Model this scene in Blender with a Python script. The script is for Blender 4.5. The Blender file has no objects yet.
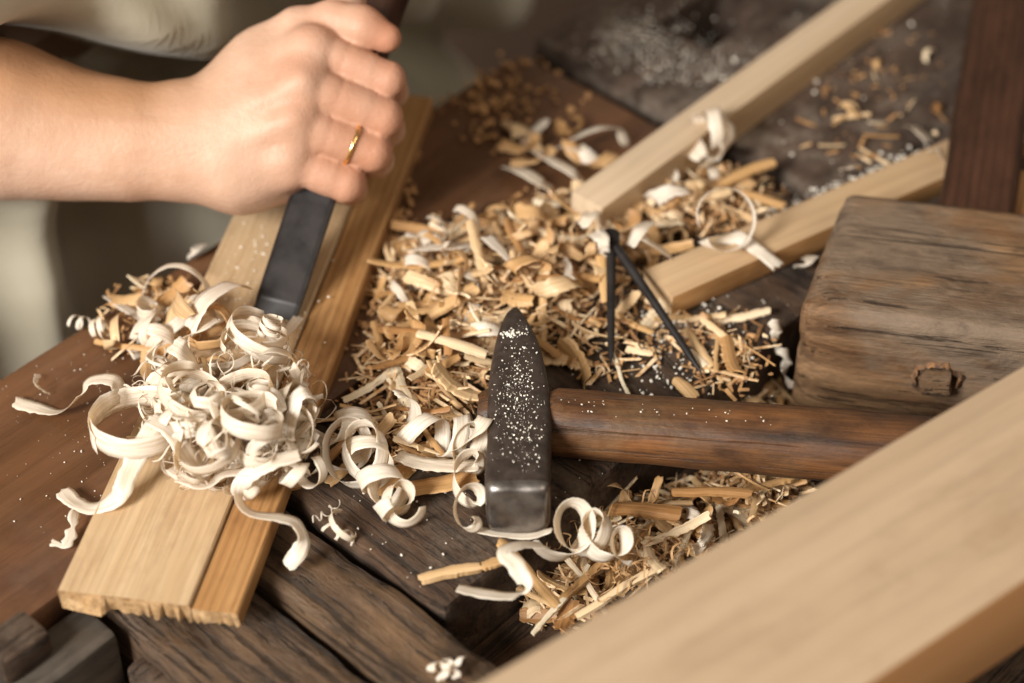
import bpy, bmesh, math, random
import numpy as np
from mathutils import Vector, Matrix, noise as mn

SC = bpy.context.scene
COL = SC.collection
R = random.Random(11)

# ------------------------------------------------------------------ camera
FPX, PITCH, DIST = 1988.0, math.radians(43.0), 0.80
CAMP = Vector((0, -DIST * math.cos(PITCH), DIST * math.sin(PITCH)))
FW = Vector((0, math.cos(PITCH), -math.sin(PITCH)))
UP = Vector((0, math.sin(PITCH), math.cos(PITCH)))
cam = bpy.data.cameras.new('camera')
camo = bpy.data.objects.new('camera', cam); COL.objects.link(camo)
camo.location = CAMP
camo.rotation_euler = (math.pi / 2 - PITCH, 0, 0)
cam.sensor_width = 36; cam.lens = FPX / 1024 * 36
cam.clip_start = 0.02; cam.clip_end = 60
cam.dof.use_dof = True
cam.dof.aperture_fstop = 4.1
SC.camera = camo


def P(px, py, z=0.0):
    """point of the photograph's pixel on the horizontal plane at height z"""
    d = FW + Vector((1, 0, 0)) * ((px - 512) / FPX) + UP * ((341.5 - py) / FPX)
    return CAMP + d * ((z - CAMP.z) / d.z)


cam.dof.focus_distance = (P(460, 425, 0.015) - CAMP).dot(FW)

TH = math.radians(47.3)
U = Vector((math.cos(TH), math.sin(TH), 0))
V = Vector((math.sin(TH), -math.cos(TH), 0))
Z = Vector((0, 0, 1))


def uv(px, py, z=0.0):
    p = P(px, py, z); return p.dot(U), p.dot(V)


# ------------------------------------------------------------------ objects
def link(name, me, mat, parent=None, mtx=None, smooth=False):
    o = bpy.data.objects.new(name, me); COL.objects.link(o)
    if mat is not None and len(me.materials) == 0: me.materials.append(mat)
    if smooth:
        for p in me.polygons: p.use_smooth = True
    if mtx is not None: o.matrix_world = mtx
    if parent is not None:
        o.parent = parent
    return o


def tag(o, label, cat, group=None):
    o['label'] = label; o['category'] = cat
    if group: o['group'] = group
    return o


def empty(name, label, cat, loc=(0, 0, 0), group=None):
    o = bpy.data.objects.new(name, None); COL.objects.link(o)
    o.location = loc; o.empty_display_size = 0.02
    return tag(o, label, cat, group)


def kid(name, me, mat, parent, mtx=None, smooth=False):
    """child given in world space"""
    o = link(name, me, mat, None, None, smooth)
    m = mtx if mtx is not None else Matrix.Identity(4)
    o.parent = parent
    o.matrix_basis = Matrix.Translation(-Vector(parent.location)) @ m if parent.parent is None else m
    return o


def mesh(name, vs, fs):
    me = bpy.data.meshes.new(name); me.from_pydata([tuple(v) for v in vs], [], fs); me.update()
    return me


def frame(x, z, loc):
    """matrix with local x along x, local z near z"""
    x = x.normalized(); y = z.cross(x).normalized(); zz = x.cross(y)
    m = Matrix((x, y, zz)).transposed().to_4x4(); m.translation = loc
    return m


def box_bm(sx, sy, sz, bev=0.001, seg=2, cuts=(1, 1, 1), wob=0.0, wscale=30, seed=0, worn=0.0):
    """box centred on the origin, top worn by noise"""
    bm = bmesh.new()
    bmesh.ops.create_cube(bm, size=1)
    for v in bm.verts: v.co = Vector((v.co.x * sx, v.co.y * sy, v.co.z * sz))
    if bev > 0:
        bmesh.ops.bevel(bm, geom=bm.edges[:], offset=bev, segments=seg, profile=0.6, affect='EDGES')
    for ax, n, s in ((0, cuts[0], sx), (1, cuts[1], sy), (2, cuts[2], sz)):
        for i in range(1, n):
            co = Vector((0, 0, 0)); co[ax] = -s / 2 + s * i / n
            no = Vector((0, 0, 0)); no[ax] = 1
            bmesh.ops.bisect_plane(bm, geom=bm.verts[:] + bm.edges[:] + bm.faces[:], plane_co=co, plane_no=no, dist=1e-6)
    if wob > 0:
        o = Vector((seed * 3.7, seed * 1.3, 0))
        for v in bm.verts:
            d = mn.noise_vector(v.co * wscale + o)
            e = mn.noise_vector(v.co * wscale * 3.1 + o)
            v.co += (d + e * 0.4) * wob
    return bm


def to_mesh(bm, name):
    bmesh.ops.recalc_face_normals(bm, faces=bm.faces[:])
    me = bpy.data.meshes.new(name); bm.to_mesh(me); bm.free(); return me


def smooth_by_angle(me, ang=40):
    for p in me.polygons: p.use_smooth = True
    bm = bmesh.new(); bm.from_mesh(me)
    for e in bm.edges:
        if len(e.link_faces) == 2 and e.calc_face_angle(0) > math.radians(ang): e.smooth = False
    bm.to_mesh(me); bm.free()


# ------------------------------------------------------------------ materials
def new_mat(name):
    m = bpy.data.materials.new(name); m.use_nodes = True
    nt = m.node_tree; nt.nodes.clear()
    out = nt.nodes.new('ShaderNodeOutputMaterial')
    b = nt.nodes.new('ShaderNodeBsdfPrincipled')
    nt.links.new(b.outputs[0], out.inputs[0])
    return m, nt, b, out


class G:
    def __init__(s, nt): s.nt = nt
    def n(s, t, **k):
        x = s.nt.nodes.new(t)
        for a, v in k.items(): setattr(x, a, v)
        return x
    def l(s, a, b): s.nt.links.new(a, b)
    def coord(s, scale, kind='Object', loc=(0, 0, 0), rot=(0, 0, 0)):
        c = s.n('ShaderNodeTexCoord'); m = s.n('ShaderNodeMapping')
        s.l(c.outputs[kind], m.inputs[0]); m.inputs['Scale'].default_value = scale
        m.inputs['Location'].default_value = loc; m.inputs['Rotation'].default_value = rot
        return m.outputs[0]
    def noise(s, vec, scale=1.0, detail=4, rough=0.55, dist=0.0):
        x = s.n('ShaderNodeTexNoise'); s.l(vec, x.inputs['Vector'])
        x.inputs['Scale'].default_value = scale; x.inputs['Detail'].default_value = detail
        x.inputs['Roughness'].default_value = rough; x.inputs['Distortion'].default_value = dist
        return x.outputs['Fac']
    def ramp(s, fac, stops):
        x = s.n('ShaderNodeValToRGB'); s.l(fac, x.inputs[0])
        e = x.color_ramp.elements
        while len(e) < len(stops): e.new(0.5)
        for i, (p, c) in enumerate(stops):
            e[i].position = p
            if isinstance(c, (int, float)): c = (c, c, c)
            e[i].color = (*c, 1)
        return x.outputs[0]
    def mix(s, fac, a, b, mode='MIX'):
        x = s.n('ShaderNodeMix', data_type='RGBA', blend_type=mode)
        for sock, v in ((x.inputs[0], fac), (x.inputs[6], a), (x.inputs[7], b)):
            if hasattr(v, 'is_linked') or hasattr(v, 'links'): s.l(v, sock)
            elif isinstance(v, (int, float)): sock.default_value = v
            else: sock.default_value = (*v, 1)
        return x.outputs[2]
    def bump(s, h, strength, dist, normal=None):
        x = s.n('ShaderNodeBump'); s.l(h, x.inputs['Height'])
        x.inputs['Strength'].default_value = strength; x.inputs['Distance'].default_value = dist
        if normal is not None: s.l(normal, x.inputs['Normal'])
        return x.outputs[0]


def wood(name, dark, light, stain=None, stain_at=(0.55, 0.75), rough=0.6, bump=0.4, seed=0.0, gs=1.0,
         fibre=0.25, crack=0.0, dust=0.0, dust_col=(0.42, 0.38, 0.31), spec=0.35, rings=0.35, contrast=0.18, crack_at=0.36, mottle=0.0, mscale=70, bdist=0.0012):
    """grain along local x"""
    m, nt, b, out = new_mat(name); g = G(nt)
    L = (seed * 1.37, seed * 0.71, seed * 0.37)
    a = g.noise(g.coord((5 * gs, 90 * gs, 90 * gs), loc=L), 1.0, 4, 0.6, 0.6)
    base = g.ramp(a, [(0.5 - contrast, dark), (0.5 + contrast, light)])
    # growth lines
    w = g.n('ShaderNodeTexWave', wave_type='BANDS', bands_direction='Y')
    g.l(g.coord((0.12, 1, 0.35), loc=L), w.inputs['Vector'])
    w.inputs['Scale'].default_value = 75 * gs; w.inputs['Distortion'].default_value = 5.0
    w.inputs['Detail'].default_value = 2; w.inputs['Detail Scale'].default_value = 0.6
    dk = tuple(c * 0.62 for c in dark)
    base = g.mix(g.mix(1.0, g.ramp(w.outputs['Fac'], [(0.55, 0.0), (0.95, 1.0)]), (rings,) * 3, 'MULTIPLY'), base, dk)
    f = g.noise(g.coord((35, 1100, 1100), loc=L), 1.0, 3, 0.6)
    fr = g.ramp(f, [(0.3, 1 - fibre), (0.7, 1 + 0)])
    base = g.mix(1.0, base, fr, 'MULTIPLY')
    if stain is not None:
        s = g.noise(g.coord((9, 16, 16), loc=(seed + 3, seed, 2)), 1.0, 5, 0.62, 0.4)
        base = g.mix(g.ramp(s, [(stain_at[0], 0.0), (stain_at[1], 0.85)]), base, stain)
    hgt = g.mix(0.5, a, f)
    if mottle > 0:
        mo = g.noise(g.coord((mscale * .45, mscale, mscale), loc=(seed, 3, 8)), 1.0, 9, 0.68, 0.3)
        lo_ = 1 - mottle
        base = g.mix(1.0, base, g.ramp(mo, [(0.34, (lo_ * .9, lo_ * .86, lo_ * .84)), (0.5, (1, 1, 1)), (0.68, (1 + mottle * .7, 1 + mottle * .66, 1 + mottle * .6))]), 'MULTIPLY')
        hgt = g.mix(min(0.75, .3 + mottle), hgt, mo)
    if crack > 0:
        c = g.noise(g.coord((7, 210, 210), loc=(seed, seed + 4, 1)), 1.0, 5, 0.7, 1.0)
        cr = g.ramp(c, [(crack_at, 1.0), (crack_at + 0.05, 0.0)])
        base = g.mix(g.mix(1.0, cr, (crack,) * 3, 'MULTIPLY'), base, tuple(x * 0.22 for x in dark))
        hgt = g.mix(cr, hgt, (0, 0, 0))
    if dust > 0:
        d = g.noise(g.coord((45, 45, 45), loc=(seed, 0, 5)), 1.0, 8, 0.72)
        d2 = g.noise(g.coord((6, 6, 6), loc=(seed, 9, 5)), 1.0, 3, 0.6)
        dm = g.mix(1.0, g.ramp(d, [(0.46, 0.0), (0.62, 1.0)]), g.ramp(d2, [(0.40, 0.12), (0.66, 1.0)]), 'MULTIPLY')
        base = g.mix(g.mix(1.0, dm, (dust,) * 3, 'MULTIPLY'), base, dust_col)
    g.l(base, b.inputs['Base Color'])
    b.inputs['Roughness'].default_value = rough
    b.inputs['Specular IOR Level'].default_value = spec
    rr = g.ramp(a, [(0.3, max(0, rough - 0.12)), (0.7, min(1, rough + 0.12))]); g.l(rr, b.inputs['Roughness'])
    g.l(g.bump(hgt, bump, bdist), b.inputs['Normal'])
    return m


def shaving_mat(name, light, warm, trans=0.35, stops=None):
    m, nt, b, out = new_mat(name); g = G(nt)
    uvc = g.coord((1.2, 9, 1), 'UV')
    f = g.noise(uvc, 1.0, 4, 0.6)
    oi = g.n('ShaderNodeObjectInfo')
    geo = g.n('ShaderNodeNewGeometry')
    tint = g.ramp(oi.outputs['Random'], stops) if stops else g.mix(g.ramp(oi.outputs['Random'], [(0.0, 0.0), (1.0, 1.0)]), light, warm)
    col = g.mix(1.0, tint, g.ramp(f, [(0.36, (0.80, 0.75, 0.65)), (0.6, (1, 1, 1))]), 'MULTIPLY')
    g.l(col, b.inputs['Base Color']); b.inputs['Roughness'].default_value = 0.38
    b.inputs['Specular IOR Level'].default_value = 0.5
    nrm = g.bump(f, 0.35, 0.0008); g.l(nrm, b.inputs['Normal'])
    t = g.n('ShaderNodeBsdfTranslucent'); g.l(g.mix(1.0, col, (1.0, 0.84, 0.62), 'MULTIPLY'), t.inputs[0])
    mx = g.n('ShaderNodeMixShader'); mx.inputs[0].default_value = trans
    g.l(b.outputs[0], mx.inputs[1]); g.l(t.outputs[0], mx.inputs[2]); g.l(mx.outputs[0], out.inputs[0])
    return m


def plain(name, col, rough=0.6, metal=0.0, var=0.2, scale=60, bump=0.2, dist=0.0006, col2=None, spec=0.5, detail=5):
    m, nt, b, out = new_mat(name); g = G(nt)
    n = g.noise(g.coord((scale,) * 3), 1.0, detail, 0.6)
    c2 = col2 or tuple(c * (1 - var) for c in col)
    g.l(g.ramp(n, [(0.38, c2), (0.62, col)]), b.inputs['Base Color'])
    g.l(g.ramp(n, [(0.3, max(0, rough - 0.1)), (0.7, min(1, rough + 0.12))]), b.inputs['Roughness'])
    b.inputs['Metallic'].default_value = metal; b.inputs['Specular IOR Level'].default_value = spec
    g.l(g.bump(n, bump, dist), b.inputs['Normal'])
    return m


M_left = wood('brown_bench_wood', (0.078, 0.032, 0.012), (0.158, 0.072, 0.032), stain=(0.055, 0.024, 0.016), stain_at=(0.5, 0.72),
              rough=0.42, bump=0.2, seed=1, gs=0.6, dust=0.15, dust_col=(0.25, 0.19, 0.14), spec=0.5, crack=0.2, contrast=.26, rings=.12, fibre=.15, mottle=.28, mscale=28)
M_bed = wood('rough_bench_wood', (0.034, 0.018, 0.010), (0.085, 0.047, 0.026), stain=(0.13, 0.085, 0.055), stain_at=(0.5, 0.8),
             rough=0.72, bump=0.8, seed=2, gs=0.7, dust=0.40, dust_col=(0.20, 0.155, 0.115), crack=0.7, rings=.05, mottle=.65, mscale=95, bdist=.004, crack_at=.41)
M_worn = wood('worn_bench_wood', (0.060, 0.034, 0.017), (0.165, 0.096, 0.050), stain=(0.05, 0.033, 0.025), stain_at=(0.48, 0.7),
              rough=0.6, bump=0.9, seed=5, gs=0.55, crack=0.75, dust=0.15, dust_col=(0.25, 0.2, 0.15), spec=0.35, rings=.0, mottle=.65, mscale=70, bdist=.004, crack_at=.42)
M_dusty = wood('dusty_bench_wood', (0.040, 0.025, 0.018), (0.095, 0.060, 0.042), stain=(0.035, 0.025, 0.02), rough=0.65, bump=0.6,
               seed=7, gs=0.6, dust=0.5, dust_col=(0.30, 0.25, 0.20), crack=0.4, rings=.05, mottle=.5)
M_vise = wood('dark_grey_wood', (0.028, 0.023, 0.019), (0.10, 0.08, 0.062), rough=0.6, bump=0.5, seed=9, gs=0.8, crack=0.3, mottle=.4, rings=.1)
M_pine = wood('pale_pine', (0.46, 0.305, 0.165), (0.575, 0.415, 0.250), rough=0.55, bump=0.22, seed=11, gs=1.3, fibre=0.20,
              stain=(0.42, 0.27, 0.14), stain_at=(0.55, 0.85), rings=0.16, contrast=.25, mottle=.06)
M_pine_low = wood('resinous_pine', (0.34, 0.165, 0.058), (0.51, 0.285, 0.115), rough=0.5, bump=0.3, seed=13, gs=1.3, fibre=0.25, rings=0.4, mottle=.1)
M_end = wood('sawn_pine_end', (0.42, 0.24, 0.10), (0.60, 0.39, 0.20), rough=0.85, bump=1.0, seed=14, gs=1.6, fibre=0.3, rings=.05, mottle=.35, mscale=300)
M_beech = wood('planed_beech', (0.375, 0.268, 0.170), (0.465, 0.340, 0.222), rough=0.5, bump=0.1, seed=17, gs=0.45, fibre=0.08, mottle=.07, mscale=26,
               rings=0.12, contrast=0.3, stain=(0.42, 0.285, 0.17), stain_at=(0.6, 0.95))
M_beech_side = wood('beech_side_grain', (0.44, 0.215, 0.085), (0.56, 0.30, 0.13), rough=0.5, bump=0.1, seed=18, gs=0.5, fibre=0.06, rings=0.12)
M_stick = wood('sanded_strip_wood', (0.50, 0.37, 0.24), (0.60, 0.46, 0.32), rough=0.5, bump=0.12, seed=19, gs=0.7, fibre=0.1, rings=0.15)
M_stick2 = wood('tan_strip_wood', (0.44, 0.29, 0.16), (0.53, 0.37, 0.22), rough=0.5, bump=0.12, seed=23, gs=0.7, fibre=0.1, rings=0.15)
M_mallet = wood('weathered_mallet_wood', (0.115, 0.055, 0.024), (0.33, 0.195, 0.100), stain=(0.175, 0.128, 0.090), stain_at=(0.48, 0.58),
                rough=0.62, bump=1.0, seed=29, gs=0.62, crack=0.7, fibre=0.45, spec=0.3, contrast=0.15, crack_at=0.36, rings=.1, mottle=.38, mscale=90, bdist=.003)
M_haft = wood('varnished_haft_wood', (0.036, 0.013, 0.004), (0.205, 0.080, 0.021), stain=(0.028, 0.012, 0.006), stain_at=(0.5, 0.68),
              rough=0.6, bump=0.5, seed=31, gs=1.1, crack=0.5, spec=0.5, dust=0.22, dust_col=(0.36, 0.23, 0.11), rings=0.12, mottle=.5, mscale=60, contrast=.2, fibre=.45, bdist=.003)
M_redhandle = wood('dark_red_handle_wood', (0.034, 0.014, 0.008), (0.078, 0.033, 0.017), rough=0.55, bump=0.3, seed=37, gs=0.9, spec=0.25, mottle=.25)
M_shave = shaving_mat('fresh_shaving', (0.96, 0.94, 0.89), (0.95, 0.90, 0.80), 0.42)
M_shave_tan = shaving_mat('tan_shaving', (0.80, 0.60, 0.36), (0.64, 0.38, 0.16), 0.30)
M_chip = shaving_mat('wood_chip', (0.76, 0.58, 0.37), (0.42, 0.22, 0.085), 0.12,
                    [(0.0, (.90, .80, .62)), (0.3, (.78, .57, .34)), (0.65, (.62, .38, .17)), (1.0, (.40, .20, .075))])
M_sliver = plain('sliver_wood', (0.78, 0.60, 0.38), 0.7, scale=260, bump=0.2, col2=(0.46, 0.26, 0.11))
M_dustm = plain('sawdust', (0.88, 0.82, 0.71), 0.8, var=0.2)
M_litter = plain('brown_litter', (0.50, 0.28, 0.115), 0.8, var=0.3, col2=(0.23, 0.11, 0.042), scale=140)
M_iron = plain('dark_forged_iron', (0.062, 0.045, 0.036), 0.52, metal=0.35, scale=220, bump=0.5, dist=0.0004, col2=(0.036, 0.026, 0.021), spec=0.5)
M_face = plain('bare_steel', (0.30, 0.275, 0.255), 0.36, metal=0.9, scale=110, bump=0.3, dist=0.0003, col2=(0.17, 0.15, 0.135))
M_blade = plain('chisel_steel', (0.022, 0.018, 0.017), 0.45, metal=0.1, scale=80, bump=0.12, col2=(0.012, 0.010, 0.010), spec=0.3)
M_rust = plain('rusty_splinters', (0.24, 0.12, 0.05), 0.85, scale=380, bump=1.0, dist=0.001, col2=(0.05, 0.026, 0.016))
M_gold = plain('gold', (0.95, 0.62, 0.25), 0.2, metal=1.0, var=0.05)
M_floor = plain('floor_boards', (0.10, 0.058, 0.036), 0.7, scale=3)


# ------------------------------------------------------------------ world and lamps
w = bpy.data.worlds.new('World'); SC.world = w; w.use_nodes = True
bg = w.node_tree.nodes['Background']
bg.inputs[0].default_value = (1.0, 0.83, 0.66, 1); bg.inputs[1].default_value = 0.26


def area(name, loc, target, size, power, col):
    l = bpy.data.lights.new(name, 'AREA'); l.shape = 'RECTANGLE'; l.size, l.size_y = size
    l.energy = power; l.color = col
    o = bpy.data.objects.new(name, l); COL.objects.link(o); o.location = loc
    o.rotation_euler = (Vector(target) - Vector(loc)).to_track_quat('-Z', 'Y').to_euler()
    return o


area('window_light', (-1.08, -1.22, 1.08), (0.0, 0.05, 0.0), (0.55, 0.7), 76, (1.0, 0.965, 0.91))
area('fill_light', (1.1, -0.9, 1.5), (0.0, 0.1, 0), (1.2, 0.9), 11, (1.0, 0.88, 0.72))  # added fill lamp from the right, brightens the apron and the beam's side
SC.view_settings.view_transform = 'Standard'; SC.view_settings.look = 'None'
SC.view_settings.exposure = 0.0; SC.view_settings.gamma = 1.0

# ------------------------------------------------------------------ floor and bench
me = mesh('floor', [(-4, -4, -0.86), (4, -4, -0.86), (4, 5, -0.86), (-4, 5, -0.86)], [(0, 1, 2, 3)])
fl = link('floor', me, M_floor); fl['kind'] = 'structure'

bench = empty('workbench', 'old brown wooden workbench of worn planks littered with shavings under every tool', 'workbench', (0, 0, -0.06))
uL0, vL = uv(240, 228)
_, vS = uv(60, 597)
uAB, _ = uv(420, 590)
uBK, _ = uv(612, 92)
_, vR = uv(697, 399)
uBC, _ = uv(338, 641)
uC0, _ = uv(163, 650)


def bench_box(name, u0, u1, v0, v1, ztop, th, mat, bev=0.002, cuts=(1, 1, 1), wob=0.0, along='u', seed=0, label=None, ws=30, rot=0.0):
    su, sv = u1 - u0, v1 - v0
    c = U * ((u0 + u1) / 2) + V * ((v0 + v1) / 2) + Z * (ztop - th / 2)
    if along == 'u': bm = box_bm(su, sv, th, bev, 2, cuts, wob, ws, seed); ax = U
    else: bm = box_bm(sv, su, th, bev, 2, (cuts[1], cuts[0], cuts[2]), wob, ws, seed); ax = V
    if rot: ax = Matrix.Rotation(rot, 3, 'Z') @ ax
    me = to_mesh(bm, name); smooth_by_angle(me, 50)
    o = kid(name, me, mat, bench, frame(ax, Z, c), False)
    if label: o['label'] = label
    return o


bench_box('plank', -0.75, uBK - 0.005, vL, vS - 0.0012, 0.0, 0.06, M_left, 0.0025, (60, 12, 1), 0.0004, 'u', 1, 'smooth orange brown edge plank')
bench_box('plank', uAB, uBK - 0.005, vS + 0.0008, vR, 0.0, 0.05, M_bed, 0.003, (80, 70, 4), 0.0012, 'v', 2, 'dark rough plank under the hammer', 45)
bench_box('plank', uBC + 0.0015, uAB - 0.0035, vS + 0.001, vR + 0.30, -0.003, 0.05, M_worn, 0.0035, (22, 110, 3), 0.0022, 'v', 3, 'worn brown cross plank', 35)
bench_box('plank', uC0, uBC - 0.001, vS + 0.0015, vR + 0.30, -0.006, 0.05, M_worn, 0.004, (22, 110, 3), 0.0023, 'v', 4, 'worn cross plank with open grain', 30)
bench_box('plank', uC0 - 0.20, uv(118, 634, -0.005)[0], vS + 0.004, uv(118, 632, -0.005)[1] + 0.001, -0.005, 0.05, M_vise, 0.003, (8, 8, 3), 0.0008, 'u', 5, 'dark grey jaw plank')
bench_box('tray', uC0, uBK - 0.004, vR + 0.0005, vR + 0.55, -0.035, 0.02, M_bed, 0.001, (4, 4, 1), 0.0003, 'u', 6)
a0 = uv(30, 640, 0.0)
bench_box('stop_block', a0[0] - 0.016, a0[0] + 0.004, a0[1] - 0.008, a0[1] + 0.008, 0.008, 0.0125, M_bed, 0.003, (3, 3, 3), 0.0006, 'u', 7)
a1 = uv(176, 668, -0.02)
bench_box('stop_block', a1[0] - 0.014, a1[0] + 0.008, a1[1] - 0.012, a1[1] + 0.02, -0.016, 0.03, M_bed, 0.004, (3, 3, 3), 0.0006, 'u', 8)


# far plank with a dog hole
def far_plank():
    hu, hv = uv(716, 20)
    us = [uBK + 0.005, hu - 0.026, hu + 0.022, 1.3]; vs_ = [vL, hv - 0.016, hv + 0.016, vL + 1.1]
    bm = bmesh.new(); th = 0.07
    c = U * us[0] + V * vs_[0]
    idx = {}
    for k, z in enumerate((0.0, -th)):
        for i, a in enumerate(us):
            for j, b in enumerate(vs_):
                idx[i, j, k] = bm.verts.new((a - us[0], b - vs_[0], z))
    for i in range(3):
        for j in range(3):
            if i == 1 and j == 1: continue
            bm.faces.new([idx[i, j, 0], idx[i + 1, j, 0], idx[i + 1, j + 1, 0], idx[i, j + 1, 0]])
            bm.faces.new([idx[i, j, 1], idx[i, j + 1, 1], idx[i + 1, j + 1, 1], idx[i + 1, j, 1]])
    def wall(a, b): bm.faces.new([idx[a[0], a[1], 0], idx[b[0], b[1], 0], idx[b[0], b[1], 1], idx[a[0], a[1], 1]])
    for i in range(3): wall((i, 0), (i + 1, 0)); wall((i, 3), (i + 1, 3)); wall((0, i), (0, i + 1)); wall((3, i), (3, i + 1))
    wall((1, 1), (2, 1)); wall((1, 2), (2, 2)); wall((1, 1), (1, 2)); wall((2, 1), (2, 2))
    me = to_mesh(bm, 'plank')
    m = Matrix((U, -V, Z)).transposed().to_4x4()
    # local y is V mirrored: rebuild with a proper rotation
    for v in me.vertices: v.co.y = -v.co.y
    me.flip_normals()
    m.translation = c + Z * 0.003
    o = kid('plank', me, M_dusty, bench, m)
    o['label'] = 'dusty far plank with a dark dog hole'


far_plank()


# ------------------------------------------------------------------ loose timber
def strip(name, c0, far, wpt, ztop, th, mat, label, cat, bev=0.0008, cuts=(1, 1, 1), wob=0.0, side_mat=None, far_extra=0.0, parent=None, end_mat=None):
    a, b, c = P(*c0, ztop), P(*far, ztop), P(*wpt, ztop)
    x = (b - a).normalized(); y = Z.cross(x)
    wd = (c - a).dot(y); L = (b - a).length + far_extra
    cen = a + x * (L / 2) + y * (wd / 2) - Z * (th / 2)
    bm = box_bm(L, abs(wd), th, bev, 2, cuts, wob, 12, len(name))
    me = to_mesh(bm, name); smooth_by_angle(me, 35)
    o = link(name, me, mat, None, frame(x, Z, cen))
    if side_mat:
        me.materials.append(side_mat)
        for p in me.polygons:
            if abs(p.normal.y) > 0.8: p.material_index = 1
    if end_mat:
        me.materials.append(end_mat)
        for p in me.polygons:
            if abs(p.normal.x) > 0.8: p.material_index = len(me.materials) - 1
    tag(o, label, cat)
    return o


strip('beam', (478, 683), (1024, 365), (870, 683), 0.072, 0.040, M_beech,
      'big planed pale beam crossing the lower right corner in front of the hammer handle', 'beam', 0.0012,
      (30, 4, 2), 0.0006, side_mat=M_beech_side, far_extra=0.35)
# the beam reaches past the picture's lower edge
bo = bpy.data.objects['beam']
for v in bo.data.vertices:
    if v.co.x < -0.1: v.co.x -= 0.12 * ((-0.1 - v.co.x) / 0.3)
strip('wood_strip', (571, 192), (838, 0), (593, 216), 0.021, 0.018, M_stick,
      'long pale square wood strip running off the top from the shavings pile', 'wood strip', 0.0008, (12, 2, 2), 0.0004,
      side_mat=M_stick2, far_extra=0.2)
strip('wood_strip', (644, 270), (940, 142), (678, 295), 0.0125, 0.011, M_stick2,
      'short flat tan wood strip with a square sawn end, reaching behind the mallet head', 'wood strip', 0.0006, (12, 2, 2), 0.0002,
      side_mat=M_pine_low, far_extra=0.12)


# wide board with a rebated right edge and a torn end
def wide_board():
    zt = 0.0110
    rn, rf, ln = P(237, 611, zt), P(433, 95, zt), P(57, 590, zt)
    x = (rf - rn).normalized(); y = Z.cross(x)
    W = (ln - rn).dot(y); L = (rf - rn).length
    gy = W * 0.265
    me_root = empty('pine_board', 'wide pale pine board with stepped right edge and torn end, under the chisel', 'board', tuple(rn - Z * zt))
    base = frame(x, Z, rn)
    skew = (ln - rn).dot(x)          # the end is not cut quite square
    def prism(name, y0, y1, ztop, zbot, mat, rag, seed):
        nx, ny, nz = 90, max(4, int((y1 - y0) / 0.0012)), 6
        bm = bmesh.new(); ce = 0.0007
        prof = []
        for j in range(ny + 1): prof.append((y0 + (y1 - y0) * j / ny, ztop))
        prof[0] = (y0, ztop - ce); prof.insert(1, (y0 + ce, ztop)); prof[-1] = (y1 - ce, ztop); prof.append((y1, ztop - ce))
        for k in range(1, nz + 1): prof.append((y1, ztop - ce + (zbot - ztop + ce) * k / nz))
        for j in range(1, ny + 1): prof.append((y1 - (y1 - y0) * j / ny, zbot))
        for k in range(1, nz): prof.append((y0, zbot + (ztop - ce - zbot) * k / nz))
        rings = []
        xs = [0, 0.0006, 0.002, 0.004] + [0.006 + (L - 0.006) * i / nx for i in range(nx + 1)]
        for i, xx in enumerate(xs):
            ring = []
            for (yy, zz) in prof:
                off = skew * yy / W
                dx = 0
                dep = (ztop - zz) / (ztop - zbot)
                if i < 4 and rag:
                    r = mn.noise(Vector((yy * 420 + seed, 0, 0))) * 0.5 + mn.noise(Vector((yy * 1300 + seed, 3, 0))) * 0.6
                    dx = rag * (4 - i) / 4 * (dep ** 1.5 * (r + 0.35) * 0.0052 + mn.noise(Vector((yy * 700, zz * 900, seed))) * 0.0005)
                    zo = (-abs(r) * 0.0026 + .0006) * (dep ** 3) * (4 - i) / 4 * rag
                else: zo = 0
                wv = mn.noise(Vector((xx * 14, yy * 40, 1.7))) * 0.00025
                ring.append(bm.verts.new((xx + off * max(0, 1 - xx / 0.05) + dx, yy, zz + zo + wv)))
            rings.append(ring)
        n = len(prof)
        for a, b in zip(rings, rings[1:]):
            for k in range(n): bm.faces.new([a[k], b[k], b[(k + 1) % n], a[(k + 1) % n]])
        # end caps as strips between top and bottom rows
        def cap(r):
            top = r[0:ny + 2]; side = r[ny + 1:ny + 1 + nz + 1]; bot = r[ny + 1 + nz: ny + 1 + nz + ny + 1]
            bm.faces.new(r)
        f1 = bm.faces.new(rings[0]); f2 = bm.faces.new(rings[-1][::-1])
        bmesh.ops.triangulate(bm, faces=[f1, f2])
        me = to_mesh(bm, name); me.materials.append(mat); me.materials.append(M_end)
        for p in me.polygons:
            c = p.center
            if p.normal.x < -0.6 and c.x < 0.004 + abs(skew): p.material_index = 1
        smooth_by_angle(me, 45)
        return kid(name, me, None, me_root, base)
    prism('raised_face', gy, W, 0.0, -zt + 0.0004, M_pine, 1.0, 3)
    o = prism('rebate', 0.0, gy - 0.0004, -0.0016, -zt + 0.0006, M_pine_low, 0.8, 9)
    o['label'] = 'lower orange brown step along the right edge'
    return x, y


BX, BY = wide_board()


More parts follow.
